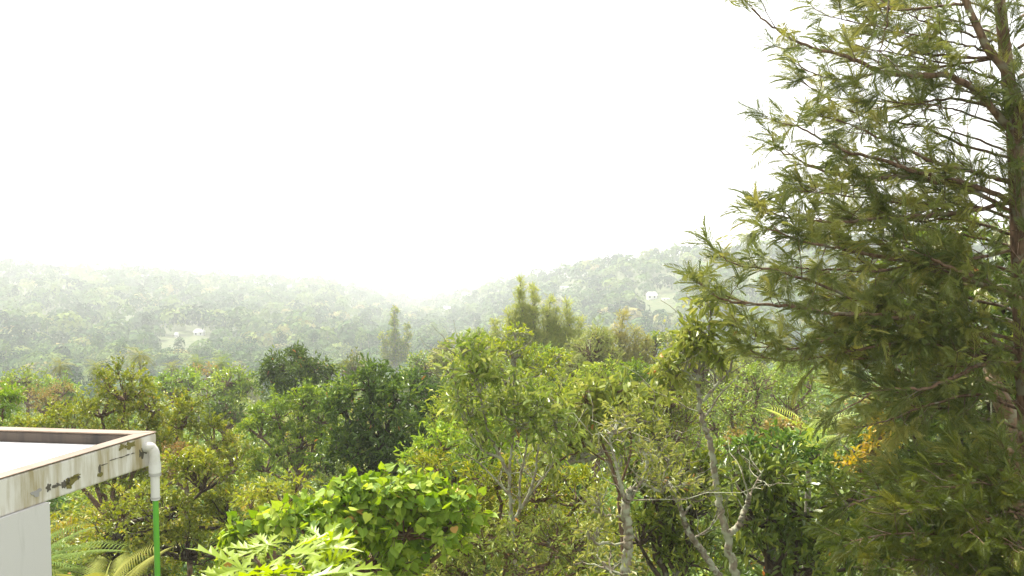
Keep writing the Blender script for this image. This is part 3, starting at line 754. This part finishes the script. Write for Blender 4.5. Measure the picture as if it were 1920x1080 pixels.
tree("broad_shrub", "round mid-green shrub under the rusty orange growth", "bush", 15.2,
    [(1470, 840, 60, 26), (1400, 850, 50, 28), (1530, 855, 40, 25), (1360, 860, 40, 30), (1450, 880, 90, 40)], (T_leaf6(), .12, .5), m_gloss, 2.3, .28, b_dark, tr=.08, tint0=.55)
tree("yellow_spray_bush", "bush with arching sprays of golden yellow leaves under the silver oak", "bush", 12.5,
    [(1580, 876, 34, 9), (1612, 868, 22, 9), (1640, 850, 20, 14), (1648, 832, 14, 10), (1650, 800, 22, 10)], (T_leaf6(), .085, .5), m_yellow, 1.1, .2, b_brown, tr=.05)
tree("green_shrub", "bright green shrub in the gap behind the yellow sprays", "bush", 14.0,
    [(1600, 845, 40, 26), (1650, 880, 50, 40), (1700, 830, 60, 40), (1620, 920, 60, 40), (1750, 880, 80, 60), (1560, 900, 50, 40), (1650, 960, 70, 50)], (T_leaf6(), .11, .45), m_gloss, 2.8, .25, b_dark, tr=.07)
tree("dark_evergreen", "dense very dark evergreen tree standing behind the silver oak trunk", "tree", 13.0,
    [(1880, 560, 80, 80), (1930, 480, 50, 60), (1950, 760, 80, 90), (1900, 700, 100, 110), (1840, 660, 60, 80), (1880, 850, 110, 100), (1960, 620, 80, 120), (1780, 790, 90, 70), (1850, 980, 150, 90), (1720, 960, 110, 70), (1780, 700, 60, 60), (1650, 1040, 100, 50), (1560, 1060, 80, 40), (1700, 750, 60, 45)],
    (T_leaf6(.1, .25), .17, .4), m_mango, 2.1, .38, b_dark, tr=.2, twr=.01, tint0=.3)
tree("light_green_tree", "fresh green tree seen through the middle of the silver oak", "tree", 14.5,
    [(1740, 480, 70, 50), (1690, 530, 60, 40), (1790, 540, 70, 60), (1720, 600, 80, 50), (1800, 440, 60, 45), (1640, 640, 60, 50), (1740, 680, 80, 50)],
    (T_leaf6(.1, .3), .13, .4), m_bright, 1.7, .3, b_brown, tr=.12, droop=.4)
flow = []
fr = thing("flowering_creeper", U(1850, 700, 12.2), "creeper with cream blossom clusters hanging on the dark evergreen", "plant")
fo_ = U(1850, 700, 12.2); Pf, Sf = [], []
for px, py in ((1905, 438), (1800, 440), (1868, 430), (1838, 548), (1842, 556), (1760, 470), (1740, 690), (1800, 735), (1810, 724), (1772, 735), (1890, 446), (1855, 745)):
    for _ in range(7): Pf.append(U(px + rng.normal() * 4, py + rng.normal() * 5, 11.8 + rng.normal() * .05))
Pf = np.array(Pf)
ffl = leaves_at(LEAF6, Pf, rng.normal(size=Pf.shape), .07, .6, .5)
build("blossom", [ffl], flat_mat("cream_petal", (.7, .68, .42), .6), fr, fo_)
stw = [tube(smooth_line([U(px, py, 12.0) for px, py in c], 16), .014, .005, 6) for c in ([(1925, 700), (1918, 620), (1905, 540), (1890, 500), (1875, 480)], [(1908, 545), (1890, 535), (1870, 535), (1855, 545)], [(1900, 525), (1880, 515), (1860, 518)], [(1920, 610), (1890, 598), (1860, 590)], [(1915, 770), (1890, 755), (1850, 735)], [(1890, 1000), (1870, 880), (1860, 800), (1858, 700), (1862, 620)])]
build("stem", stw, b_pale, fr, fo_, smooth=True)
# old thick trunk
ob = U(1960, 1000, 11.2); ob[2] = float(Z(ob[0], ob[1]))
oldt = thing("old_tree", ob, "old thick reddish trunk curving up at the edge, bark peeling", "tree")
build("trunk", [tube(smooth_line([ob, U(1962, 1300, 11.2), U(1935, 1000, 11.2), U(1915, 900, 11.2), U(1911, 830, 11.2), U(1895, 790, 11.2), U(1875, 745, 11.2), U(1862, 715, 11.3), U(1850, 690, 11.5)], 40), .2, .07, 12, 1.0, .05)], b_red, oldt, ob, smooth=True)
of_ = []
ow = [tube(smooth_line([U(1911, 850, 11.2), U(1885, 845, 11.1), U(1860, 870, 11), U(1840, 890, 11)], 10), .035, .01, 7)]
for lb in px_lobes([(1850, 680, 40, 30), (1815, 700, 30, 20), (1880, 660, 30, 30)], 11.6): of_ += cloud([lb], (LEAF6, .12, .4), 1.3, .22, wood=ow, joint=U(1855, 700, 11.5))
build("twigs", ow, b_red, oldt, ob, smooth=True)
build("crown", of_, m_gloss, oldt, ob)

# palms and fronds
def palm(name, label, base, h, n, L, cat="palm", group=None, tr=.13, mat=m_palm, bark=b_grey, lean=.05, el=(-.3, 1.0), tint=.45, tpl=PALMF, crown_pos=None):
    base = np.asarray(base, float)
    top = base + [lean * h, lean * h * .4, h] if crown_pos is None else np.asarray(crown_pos)
    root = thing(name, base, label, cat, group)
    build("trunk", [tube(smooth_line([base - [0, 0, .2], base * .5 + top * .5 + [-.03 * h, 0, 0], top], 14), tr, tr * .6, 9)], bark, root, base, smooth=True)
    a = np.arange(n) * 2.399 + rng.uniform(0, 6)
    e_ = np.linspace(el[1], el[0], n)
    D = np.stack([np.cos(a) * np.cos(e_), np.sin(a) * np.cos(e_), np.sin(e_)], -1)
    nr = np.stack([-np.cos(a) * np.sin(e_), -np.sin(a) * np.sin(e_), np.cos(e_)], -1)
    Ls = L * rng.uniform(.8, 1.1, n)
    build("crown", [inst(tpl, np.tile(top, (n, 1)), D, nr, Ls, Ls, np.clip(tint + rng.normal(size=n) * .25, 0, 1))], mat, root, base)
    return root
PALM_D = T_palm(30, .5, .26)
palm("areca_palm", "feathery palm close beside the white wall, only its fronds showing", np.array([U(60, 1000, 11)[0], 11, float(Z(U(60, 1000, 11)[0], 11))]), 4, 22, 1.15, tr=.06, crown_pos=U(40, 1100, 10.8), tpl=PALM_D, mat=m_palmfar, tint=.2, el=(-.1, 1.0))
palm("areca_palm", "palm with a few arching dry-tipped fronds below the small-leaved olive tree", np.array([U(200, 1000, 10.5)[0], 10.5, float(Z(-4.5, 10.5))]), 3, 12, 1.0, tr=.06, crown_pos=U(190, 1170, 10.2), tpl=PALM_D, mat=m_palmfar, tint=.6, el=(.2, 1.3))
palm("young_palm", "young palm with upright bright fronds rising behind the rusty orange shrub", np.array([U(1525, 1000, 18)[0], 18, float(Z(U(1525, 1000, 18)[0], 18))]), 3, 14, .95, tr=.09, crown_pos=U(1518, 838, 18), mat=m_bright, el=(.1, 1.3), tint=.7)
for lab, px, py, d in (("coconut palm with a full pale crown standing clear, furthest out towards the edge", 112, 688, 88),
                       ("coconut palm just behind the top of the small-leaved olive tree", 262, 668, 75),
                       ("slim coconut palm between the olive tree and the reddish bare crown", 370, 680, 95),
                       ("coconut palm beside the reddish bare crown, nearest the round dark mango", 415, 682, 92),
                       ("low coconut palm half hidden behind the olive tree", 180, 690, 100), ("coconut palm rising among trees at the valley edge", 322, 690, 105)):
    c = U(px, py, d); gz = float(Z(c[0], c[1]))
    palm("coconut_palm", lab, [c[0], c[1], gz], 0, 20, 1.35, el=(-.55, 1.1), mat=m_palmfar, group="coconut palms behind the olive tree", tr=.16, crown_pos=c)

# ------------------------------------------------------------------ middle distance trees built one by one
OL = (OVAL, .085, .5)
tree("olive_green_tree", "broad tree with tiny olive-yellow leaves, its crown just above the building roof", "tree", 22.0,
    [(235, 735, 62, 52), (190, 770, 60, 40), (130, 800, 70, 45), (290, 760, 60, 40), (340, 790, 60, 50), (400, 830, 50, 50), (250, 830, 120, 60), (60, 810, 50, 32), (180, 880, 110, 60), (330, 880, 80, 55), (440, 870, 35, 40)],
    OL, m_olive, 2.7, .42, b_brown, base_px=220, jn=(225, 985), twr=.012, tr=.17)
tree("olive_green_tree", "lower spreading olive tree right of the drainpipe with brownish flower heads", "tree", 17.0,
    [(380, 900, 80, 60), (300, 960, 90, 60), (430, 960, 60, 60), (220, 1010, 80, 50), (350, 1030, 110, 60), (250, 1080, 120, 50), (470, 1030, 60, 60), (160, 1060, 70, 50)],
    OL, m_olive, 2.7, .35, b_dark, base_px=250, jn=(200, 1000), twr=.01, tint0=.33)
tree("rusty_flowered_tree", "tree of soft brownish blossom standing in among the olive leaves", "tree", 19.0,
    [(345, 855, 50, 24), (380, 890, 40, 26), (325, 885, 34, 20)], (OVAL, .06, .5), m_rust, 1.6, .3, b_brown, tr=.08, tint0=.35)
tree("fresh_green_tree", "vivid green rounded tree at the very edge above the roof", "tree", 26.0, [(-5, 765, 45, 36), (-60, 790, 60, 50), (15, 750, 25, 18)], (LEAF6, .12, .5), m_bright, 2.5, .4, b_brown)
tree("dark_mango_tree", "round dark mango tree standing highest among the left-hand trees", "tree", 45.0,
    [(545, 690, 55, 30), (590, 695, 35, 22), (508, 705, 35, 22), (570, 672, 28, 16), (540, 730, 60, 30), (618, 705, 22, 16)], (T_leaf6(), .22, .36), m_mango, 3.2, .6, b_dark, tr=.25, twr=.02)
tree("mid_green_tree", "bright mid-green tree in front of the round dark mango", "tree", 33.0,
    [(520, 775, 50, 32), (570, 755, 40, 26), (600, 780, 50, 40), (490, 810, 40, 35), (560, 830, 60, 45), (500, 870, 50, 40), (640, 740, 30, 18), (610, 850, 50, 40)], (LEAF6, .15, .42), m_bright, 3.2, .5, b_brown, twr=.014)
tree("large_mango_tree", "large dark mango tree with dense crown in the middle of the view", "tree", 27.0,
    [(690, 722, 55, 32), (740, 740, 50, 36), (650, 765, 50, 40), (720, 800, 80, 60), (655, 845, 60, 45), (780, 830, 60, 50), (700, 880, 80, 40), (610, 880, 40, 30)], (T_leaf6(), .19, .32), m_mango, 3.4, .5, b_dark, tr=.3, twr=.016)
tree("mango_tree", "darker mango crown with scattered orange shoots joined to the large one", "tree", 30.0,
    [(805, 750, 40, 34), (830, 775, 30, 28), (790, 790, 45, 40), (770, 720, 30, 20), (830, 740, 22, 20)], (T_leaf6(), .18, .32), m_mango, 2.6, .45, b_dark, tr=.25, tint0=.28)
tree("brownish_shrub", "dull grey-brown shrub in shade under the large mango", "bush", 24.0, [(610, 920, 50, 30), (640, 900, 40, 24), (560, 930, 35, 22)], (OVAL, .07, .5), m_mango, 2.4, .35, b_dark)
tree("leafy_shrub", "small yellow-green shrub poking up just above the heart-leaf bush", "bush", 12.0, [(555, 912, 22, 28), (500, 915, 16, 24), (530, 935, 50, 20), (470, 945, 30, 26)], (T_leaf6(), .09, .4), m_lime, 1.6, .2, b_brown, tr=.04, twr=.005)
tree("umbrella_tree", "bright spreading crown with the lemon-green flat top in the centre", "tree", 24.0,
    [(920, 650, 55, 22), (965, 665, 55, 26), (890, 680, 40, 24), (965, 625, 22, 4), (1020, 690, 60, 28), (1050, 670, 30, 12), (960, 700, 60, 24)], (LEAF6, .12, .42), m_bright, 1.7, .35, b_pale, twr=.012, tint0=.65, flat=.6)
tree("airy_green_tree", "yellow-green airy tree filling the centre below the bright spreading crown", "tree", 20.0,
    [(1040, 750, 80, 40), (960, 760, 80, 40), (1110, 770, 70, 45), (1000, 810, 110, 45), (900, 780, 60, 40), (1170, 800, 70, 45), (1080, 840, 100, 50)], (LEAF6, .11, .36), m_lime, 1.8, .4, b_pale, twr=.012, tint0=.3)
def plume(x, y, k=1.0, n=5):
    return [(x + rng.normal() * 2, y + (8 + 22 * i_) * k, (4.5 + 4.2 * i_) * k, (13 + 1.5 * i_) * k) for i_ in range(n)]
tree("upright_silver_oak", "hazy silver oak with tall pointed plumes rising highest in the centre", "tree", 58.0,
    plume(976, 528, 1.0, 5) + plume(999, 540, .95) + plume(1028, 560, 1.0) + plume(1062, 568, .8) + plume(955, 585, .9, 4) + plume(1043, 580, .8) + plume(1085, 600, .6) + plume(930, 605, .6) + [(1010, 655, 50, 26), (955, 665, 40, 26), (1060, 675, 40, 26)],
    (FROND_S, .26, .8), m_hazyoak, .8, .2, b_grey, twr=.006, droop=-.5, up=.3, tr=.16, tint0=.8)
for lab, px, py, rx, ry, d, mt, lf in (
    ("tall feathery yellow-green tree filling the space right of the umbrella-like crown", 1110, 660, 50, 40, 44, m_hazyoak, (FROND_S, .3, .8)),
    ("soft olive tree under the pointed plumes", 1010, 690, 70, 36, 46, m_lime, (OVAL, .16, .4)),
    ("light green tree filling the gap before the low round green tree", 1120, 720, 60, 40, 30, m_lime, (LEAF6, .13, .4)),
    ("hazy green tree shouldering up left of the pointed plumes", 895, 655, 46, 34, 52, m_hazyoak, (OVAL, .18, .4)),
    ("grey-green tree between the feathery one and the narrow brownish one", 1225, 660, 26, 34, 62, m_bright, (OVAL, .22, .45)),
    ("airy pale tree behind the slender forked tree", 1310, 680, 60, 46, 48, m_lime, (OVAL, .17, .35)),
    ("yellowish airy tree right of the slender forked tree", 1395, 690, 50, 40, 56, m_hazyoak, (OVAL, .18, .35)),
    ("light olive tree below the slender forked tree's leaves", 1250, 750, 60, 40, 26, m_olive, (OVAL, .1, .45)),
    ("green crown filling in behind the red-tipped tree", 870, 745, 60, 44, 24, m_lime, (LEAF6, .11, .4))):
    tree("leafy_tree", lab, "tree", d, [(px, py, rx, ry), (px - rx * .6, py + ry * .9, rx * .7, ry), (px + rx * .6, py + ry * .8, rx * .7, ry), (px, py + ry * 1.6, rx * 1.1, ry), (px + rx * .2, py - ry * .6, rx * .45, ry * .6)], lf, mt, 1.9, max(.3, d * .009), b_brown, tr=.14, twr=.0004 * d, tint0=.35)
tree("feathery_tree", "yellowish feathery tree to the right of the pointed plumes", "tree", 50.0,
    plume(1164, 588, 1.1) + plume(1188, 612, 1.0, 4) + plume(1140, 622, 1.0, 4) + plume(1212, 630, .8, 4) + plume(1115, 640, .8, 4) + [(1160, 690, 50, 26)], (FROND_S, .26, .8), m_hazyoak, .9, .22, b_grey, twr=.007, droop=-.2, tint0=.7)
tree("olive_brown_tree", "narrow brownish-green tree just behind the slender forked tree", "tree", 42.0,
    [(1262, 640, 18, 34), (1255, 680, 24, 30), (1275, 660, 16, 26)], (OVAL, .22, .5), m_hazyoak, 2.2, .5, b_brown, tint0=.2)
tree("round_green_tree", "low round green tree with dark underside in front of the feathery one", "tree", 34.0,
    [(1195, 700, 42, 22), (1230, 715, 40, 22), (1170, 720, 30, 20), (1210, 740, 60, 24)], (LEAF6, .17, .4), m_bright, 2.5, .5, b_dark, tint0=.25)
tree("willowy_tree", "loose yellow-green willowy tree between the forked tree and the silver oak", "tree", 30.0,
    [(1420, 720, 60, 50), (1480, 760, 60, 50), (1370, 760, 50, 50), (1430, 790, 90, 40), (1340, 790, 50, 50), (1520, 720, 40, 34), (1260, 790, 60, 50), (1290, 830, 60, 40)], (OVAL, .15, .3), m_lime, 1.3, .5, b_brown, twr=.014, tint0=.15)
tree("tall_hazy_tree", "pale columnar tree standing alone out in the valley haze", "tree", 240.0,
    plume(738, 578, 1.0, 5) + plume(762, 610, .6, 4) + plume(718, 625, .7, 3) + [(742, 672, 30, 14)], (OVAL, .6, .6), m_wood_leaf, 2.2, .8, b_pale, tr=.3, twr=.03, tint0=.62)
tree("reddish_tree", "low reddish-brown crown between the coconut palms and the dark mango", "tree", 82.0, [(378, 690, 26, 7), (400, 696, 18, 6)], (OVAL, .25, .5), m_rust, 2.2, .5, b_brown, tint0=.45)
tree("brown_thicket", "brownish thicket of half-bare twigs beside the vivid green tree", "tree", 50.0, [(40, 745, 60, 18), (90, 755, 40, 16), (120, 735, 30, 12)], (OVAL, .12, .5), m_rust, 1.4, .6, b_brown, tint0=.3, twr=.02)
for lab, px, py, rx, ry, d, mt in (("pale green tree with a domed crown behind the olive tree top", 330, 712, 50, 18, 62, m_bright), ("broad soft green tree left of the dark mango", 425, 715, 55, 26, 58, m_bright), ("deep green tree in the gap below the broad soft green one", 420, 765, 36, 24, 44, m_mango),
                                    ("low green tree at the edge behind the brown thicket", 50, 712, 46, 15, 68, m_bright), ("dull green tree behind the brown thicket and the coconut palm", 110, 728, 42, 20, 66, m_wood_leaf), ("grey-green tree touching the dark mango on its shaded side", 660, 690, 34, 22, 90, m_wood_leaf),
                                    ("soft green tree rising behind the large mango", 800, 690, 50, 30, 80, m_wood_leaf), ("hazy green tree just left of the umbrella-like crown", 850, 665, 40, 28, 75, m_hazyoak), ("green crown beyond the silver oak's lowest hanging tips", 1490, 690, 50, 24, 95, m_bright), ("rounded green tree in the hollow under the silver oak", 1450, 700, 50, 20, 70, m_bright)):
    tree("leafy_tree", lab, "tree", d, [(px, py, rx, ry), (px - rx * .5, py + ry * .8, rx * .6, ry), (px + rx * .55, py + ry * .7, rx * .6, ry), (px, py + ry * 1.3, rx, ry)], (OVAL, .0035 * d + .02, .5), mt, 2.4, max(.5, d * .011), b_brown, tr=.2, twr=.0004 * d)

# ------------------------------------------------------------------ repeated woodland trees (copies with shared meshes)
def proto(name, label, cat, group, H, lobes, leaf, mat, cover, rc, bark, tr=.18, **kw):
    z3 = np.zeros(3)
    root = thing(name, z3, label, cat, group)
    J = np.array([.05 * H, 0, H * .45])
    wood = [tube(smooth_line([z3 - [0, 0, .4], J * .5 + [.08, .05, 0], J], 10), tr, tr * .6, 7)]
    fol = cloud([(np.array(c) * H, np.array(r_) * H) for c, r_ in lobes], leaf, cover, rc, wood=wood, joint=J, twr=.012, **kw)
    build("trunk", wood, bark, root, smooth=True); build("crown", fol, mat, root)
    return root, H
def rlobes(n, seed, wide=.28, z=(.55, .85)):
    g = np.random.default_rng(seed)
    return [((g.normal() * wide * .6, g.normal() * wide * .6, g.uniform(*z)), (g.uniform(.16, .26), g.uniform(.16, .26), g.uniform(.11, .17))) for _ in range(n)]
GB = "broadleaf trees covering the near slope"
protos = [
 proto("broadleaf_tree", "dense green broadleaf tree on the slope", "tree", GB, 9, rlobes(7, 1), (OVAL, .24, .5), m_wood_leaf, 2.6, .6, b_brown),
 proto("broadleaf_tree", "yellow-green loose crowned tree on the slope", "tree", "yellow-green trees on the near slope", 9, rlobes(6, 2), (OVAL, .22, .5), m_lime, 1.8, .6, b_brown, tint0=.25),
 proto("broadleaf_tree", "dark evergreen tree among the slope woodland", "tree", "dark evergreens on the near slope", 10, rlobes(7, 3), (OVAL, .26, .42), m_mango, 2.8, .6, b_dark),
 proto("slender_tree", "tall slender silver oak among the slope woodland", "tree", "slender silver oaks on the near slope", 13, [((0, 0, .9), (.06, .06, .10)), ((.03, .02, .75), (.11, .11, .12)), ((-.03, 0, .6), (.13, .13, .12)), ((.02, 0, .45), (.13, .13, .10))], (FROND_S, .55, .8), m_hazyoak, 1.9, .5, b_pale, tr=.14),
 proto("broadleaf_tree", "olive coloured fine-leaved tree on the slope woodland", "tree", "olive trees on the near slope", 8, rlobes(6, 5, .3), (OVAL, .2, .5), m_olive, 2.0, .5, b_brown),
]
def dup(root):
    r = root.copy(); col.objects.link(r)
    for ch in root.children:
        c = ch.copy(); col.objects.link(c); c.parent = r
    return r
used = [False] * len(protos)
protos_lab = [(p_['label'], p_['group']) for p_, _ in protos]
for i_, (p_, _) in enumerate(protos): p_['kindno'] = i_
def place(k, x, y, h, s=None):
    root, H = protos[k]
    o = root if not used[k] else dup(root)
    used[k] = True
    f = h / H
    o.location = (x, y, float(Z(x, y)) - .1)
    sx = f * rng.uniform(.95, 1.25) if s is None else s
    o.scale = (sx, sx, f); o.rotation_euler = (0, 0, rng.uniform(0, 6.28))
    return o
pts = []
def far_enough(x, y, md):
    for a, b in pts:
        if (a - x) ** 2 + (b - y) ** 2 < md * md: return False
    return True
def scatter(d0, d1, n, md, py_of, hr, kinds, where, pxr=(-120, 2040)):
    cnt = 0
    for _ in range(n * 12):
        if cnt >= n: break
        d = math.sqrt(rng.uniform(d0 * d0, d1 * d1)); px = rng.uniform(*pxr)
        x = (px - 960) / F * d
        if not far_enough(x, d, md): continue
        zt = U(px, py_of(d, px) + rng.uniform(-6, 40), d)[2]
        h = zt - float(Z(x, d))
        if h < hr[0]: continue
        h = min(h, hr[1])
        pts.append((x, d)); o_ = place(rng.choice(kinds), x, d, h); cnt += 1
        lb_ = protos_lab[o_["kindno"]]
        o_["label"] = lb_[0].rsplit(" on the ", 1)[0].rsplit(" among the ", 1)[0] + " " + where
        o_["group"] = lb_[1].split(" on the ")[0].split(" covering the ")[0] + " " + where
    print("scatter", d0, d1, cnt)
pylim = lambda d, px: np.interp(d, [14, 20, 28, 40, 60, 100, 180, 300], [1040, 990, 915, 842, 782, 745, 714, 692]) - (28 if px > 1080 and d > 55 else 0)
scatter(14, 30, 26, 2.6, pylim, (2.5, 9), [0, 2, 4], 'close below the viewpoint')
scatter(30, 60, 80, 3.9, pylim, (3.5, 12), [0, 1, 2, 4, 0], 'just beyond the nearest crowns')
scatter(60, 120, 110, 5.6, pylim, (5, 14), [0, 1, 2, 3, 4, 0], 'halfway down the slope')
scatter(120, 210, 120, 8.5, pylim, (6, 15), [0, 1, 2, 3, 4, 0, 3], 'at the foot of the slope')

# ------------------------------------------------------------------ far houses
m_hwall = flat_mat("pale_plaster", (.75, .74, .72), .8); m_tile = flat_mat("pale_sheet_roof", (.62, .60, .6), .6); m_lil = flat_mat("grey_sheet_roof", (.36, .33, .38), .6); m_win = flat_mat("dark_window", (.05, .06, .07), .2)
houses = []
def house(label, px, py, wpx, hpx, roofm=m_tile, flat=False, dfix=None):
    d = dfix or ground_hit(px, py + hpx / 2)
    c = U(px, py + hpx / 2, d); w_ = W(wpx, d) / 2; h_ = W(hpx, d) * .8; w_ *= .8; dp = w_ * .8
    gz = float(Z(c[0], c[1])); b0 = max(min(gz - 1, c[2] - .5), c[2] - h_ * 2.2)
    o_ = np.array([c[0], c[1], gz]); zt = c[2] + h_ * .62
    root = thing("house", o_, label, "house", "small houses in the far woods")
    P = lambda sx, sy, k=1: [c[0] + sx * w_ * k, c[1] + sy * dp * k, 0]
    build("wall", [prism([P(-1, -1), P(1, -1), P(1, 1), P(-1, 1)], b0, zt)], m_hwall, root, o_)
    if flat:
        build("roof", [prism([P(-1, -1, 1.12), P(1, -1, 1.12), P(1, 1, 1.12), P(-1, 1, 1.12)], zt + .003, zt + h_ * .12)], roofm, root, o_)
    else:
        e_ = [np.array([c[0] + sx * w_ * 1.15, c[1] + sy * dp * 1.2, zt + .003]) for sx, sy in ((-1, -1), (1, -1), (1, 1), (-1, 1))]
        rg = [np.array([c[0] - w_ * .8, c[1], zt + h_ * .5]), np.array([c[0] + w_ * .8, c[1], zt + h_ * .5])]
        build("roof", [(np.array(e_ + rg), [np.array([[0, 1, 5, 4], [2, 3, 4, 5], [3, 2, 1, 0]]), np.array([[1, 2, 5], [3, 0, 4]])], .5)], roofm, root, o_)
    for sx in (-.5, .5):
        x0 = c[0] + sx * w_; yy = c[1] - dp - .06
        build("window", [prism([[x0 - w_ * .14, yy, 0], [x0 + w_ * .14, yy, 0], [x0 + w_ * .14, yy + .12, 0], [x0 - w_ * .14, yy + .12, 0]], zt - h_ * .42, zt - h_ * .14)], m_win, root, o_)
    houses.append((c[0], c[1], max(w_, 5)))
house("white house with a pitched roof on the nearer hillside, clear of the trees", 1222, 553, 22, 15)
house("low white flat-roofed block beside the white pitched-roof house", 1248, 560, 16, 6, flat=True)
house("long thin pale roof high on the hillside", 1060, 538, 20, 5, flat=True)
house("pale gabled house on the hill's descending skyline", 872, 551, 14, 8)
house("pale roofed house low in the misty gap between the hills", 838, 578, 18, 9)
house("white house in the valley woods, the larger of two side by side", 374, 622, 22, 14)
house("small white house in the valley woods beside the larger one", 331, 627, 9, 11)
house("white building near the ridge, behind the silver oak's reaching branch", 1402, 490, 40, 12, flat=True)
house("grey-lilac sheet roofed shed among the near slope trees", 1221, 666, 20, 11, roofm=m_lil, dfix=180)
house("tiny white house high in the misty hillside woods", 232, 587, 9, 6)

# ------------------------------------------------------------------ the far forest: one mass
def forest(name, r0, r1, spacing, K, size, label, fc=1.0, p0=-400, p1=2350):
    P = []
    th0, th1 = math.atan((p0 - 960) / F), math.atan((p1 - 960) / F)
    r = r0
    while r < r1:
        st = spacing * (1 + max(0, r - 400) / 1400)
        n = int((th1 - th0) * r / st)
        th = th0 + (np.arange(n) + rng.uniform(-.45, .45, n)) / n * (th1 - th0)
        rr = r + rng.uniform(-.5, .5, n) * st
        P.append(np.stack([rr * np.sin(th), rr * np.cos(th)], -1)); r += st
    P = np.concatenate(P)
    px = 960 + F * P[:, 0] / P[:, 1]
    Rr = np.interp(px, AZ_PX, RIDGE)
    keep = np.hypot(P[:, 0], P[:, 1]) < Rr + 60
    for hx, hy, hw in houses:      # clearings in front of the houses
        s = P[:, 1] / hy
        keep &= ~((np.abs(P[:, 0] - hx * s) < hw * 1.3 + 2) & (P[:, 1] < hy + hw) & (P[:, 1] > hy - 100))
    P = P[keep]; n = len(P)
    z = Z(P[:, 0], P[:, 1])
    typ = rng.random(n)
    patch = noise2(P[:, 0] * 2.3 + 90, P[:, 1] * 2.1) 
    h0 = rng.uniform(.9, 1.25, n) + .5 * (typ > .86); cr = rng.uniform(2.8, 6.8, n) * fc * np.where(typ > .86, .5, 1)
    hh = np.where(typ > .86, rng.uniform(3, 5, n), cr * rng.uniform(.55, .9, n))
    h = np.maximum(hh * 2.05 * h0, 3)
    tint = np.clip(.42 + patch * .22 + rng.normal(size=n) * .26, 0, 1)
    parts = []
    i_ = np.repeat(np.arange(n), K)
    u = unit(rng.normal(size=(n * K, 3))); u[:, 2] = np.where(u[:, 2] < -.35, -u[:, 2], u[:, 2])
    kk = rng.normal(size=(n, 3)) * 2.4; ph = rng.uniform(0, 6.3, n)
    sw = 1 + .2 * np.sin((u * kk[i_]).sum(1) * 1.5 + ph[i_])
    C = np.stack([P[:, 0], P[:, 1], z + h - hh], -1)
    pos = C[i_] + u * np.stack([cr, cr, hh], -1)[i_] * (sw * rng.uniform(.9, 1.02, n * K))[:, None]
    d_ = rng.normal(size=(n * K, 3)); d_ = unit(d_ - u * (d_ * u).sum(1, keepdims=True)); nr = u + rng.normal(size=(n * K, 3)) * .1 + [0, 0, .05]
    Ls = size * 1.15 * rng.uniform(.6, 1.3, n * K) * (cr[i_] / 4) ** .5
    parts.append(inst(OVAL, pos, d_, nr, Ls, Ls * .75, np.clip(tint[i_] + rng.normal(size=n * K) * .05, 0, 1)))
    o = build(name, parts, m_far)
    tag(o, label, "woods", kind="stuff")
    # pale stems
    m_ = np.where(rng.random(n) < .5)[0]
    a = np.stack([P[m_, 0], P[m_, 1], z[m_] - 1], -1); tp = a + np.stack([rng.normal(size=len(m_)) * .3, np.zeros(len(m_)), h[m_]], -1)
    dd = tp - a; Ln = np.linalg.norm(dd, axis=1)
    stem = (np.array([[0, .5, 0], [0, -.25, 0], [0, -.25, .0], [1, .3, 0], [1, -.15, 0], [1, -.15, .0]], float), [np.array([[0, 1, 4, 3]])])
    tpl = (np.array([[0, 1, 0], [0, -1, 0], [1, -.5, 0], [1, .5, 0]], float), [np.array([[0, 1, 2, 3]])])
    w_ = np.full(len(m_), .14)
    q1 = inst(tpl, a, dd, np.tile([0, 1.0, 0], (len(a), 1)), Ln, w_, .5); q2 = inst(tpl, a, dd, np.tile([1.0, 0, 0], (len(a), 1)), Ln, w_, .5)
    build("stems", [q1, q2], b_pale, o)
    print(name, n)
forest("woods", 195, 470, 7.6, 190, .95, "misty mixed woods covering the valley floor")
forest("woods", 470, 1450, 10.5, 80, 1.9, "pale misty woods covering the far hillsides", 1.15)

forest("woods", 40, 195, 6.5, 220, .55, "slope woods running on past the tall silver oak", .75, 2080, 3300)
forest("woods", 40, 195, 6.5, 220, .55, "slope woods running on behind the building", .75, -1400, -170)
# ------------------------------------------------------------------ haze: one closed box round everything
m, nt = new_mat("haze_air")
v = nt.nodes.new("ShaderNodeVolumePrincipled")
v.inputs["Color"].default_value = (.95, .975, 1.0, 1)
v.inputs["Density"].default_value = HAZE
v.inputs["Anisotropy"].default_value = 0.2
o = nt.nodes.new("ShaderNodeOutputMaterial"); nt.links.new(v.outputs[0], o.inputs["Volume"])
hz = build("haze", [prism([[-3100, -3100, 0], [3100, -3100, 0], [3100, 3100, 0], [-3100, 3100, 0]], -90, 26)], m)
tag(hz, "thin white haze hanging over the valley and hills", "haze", kind="stuff")
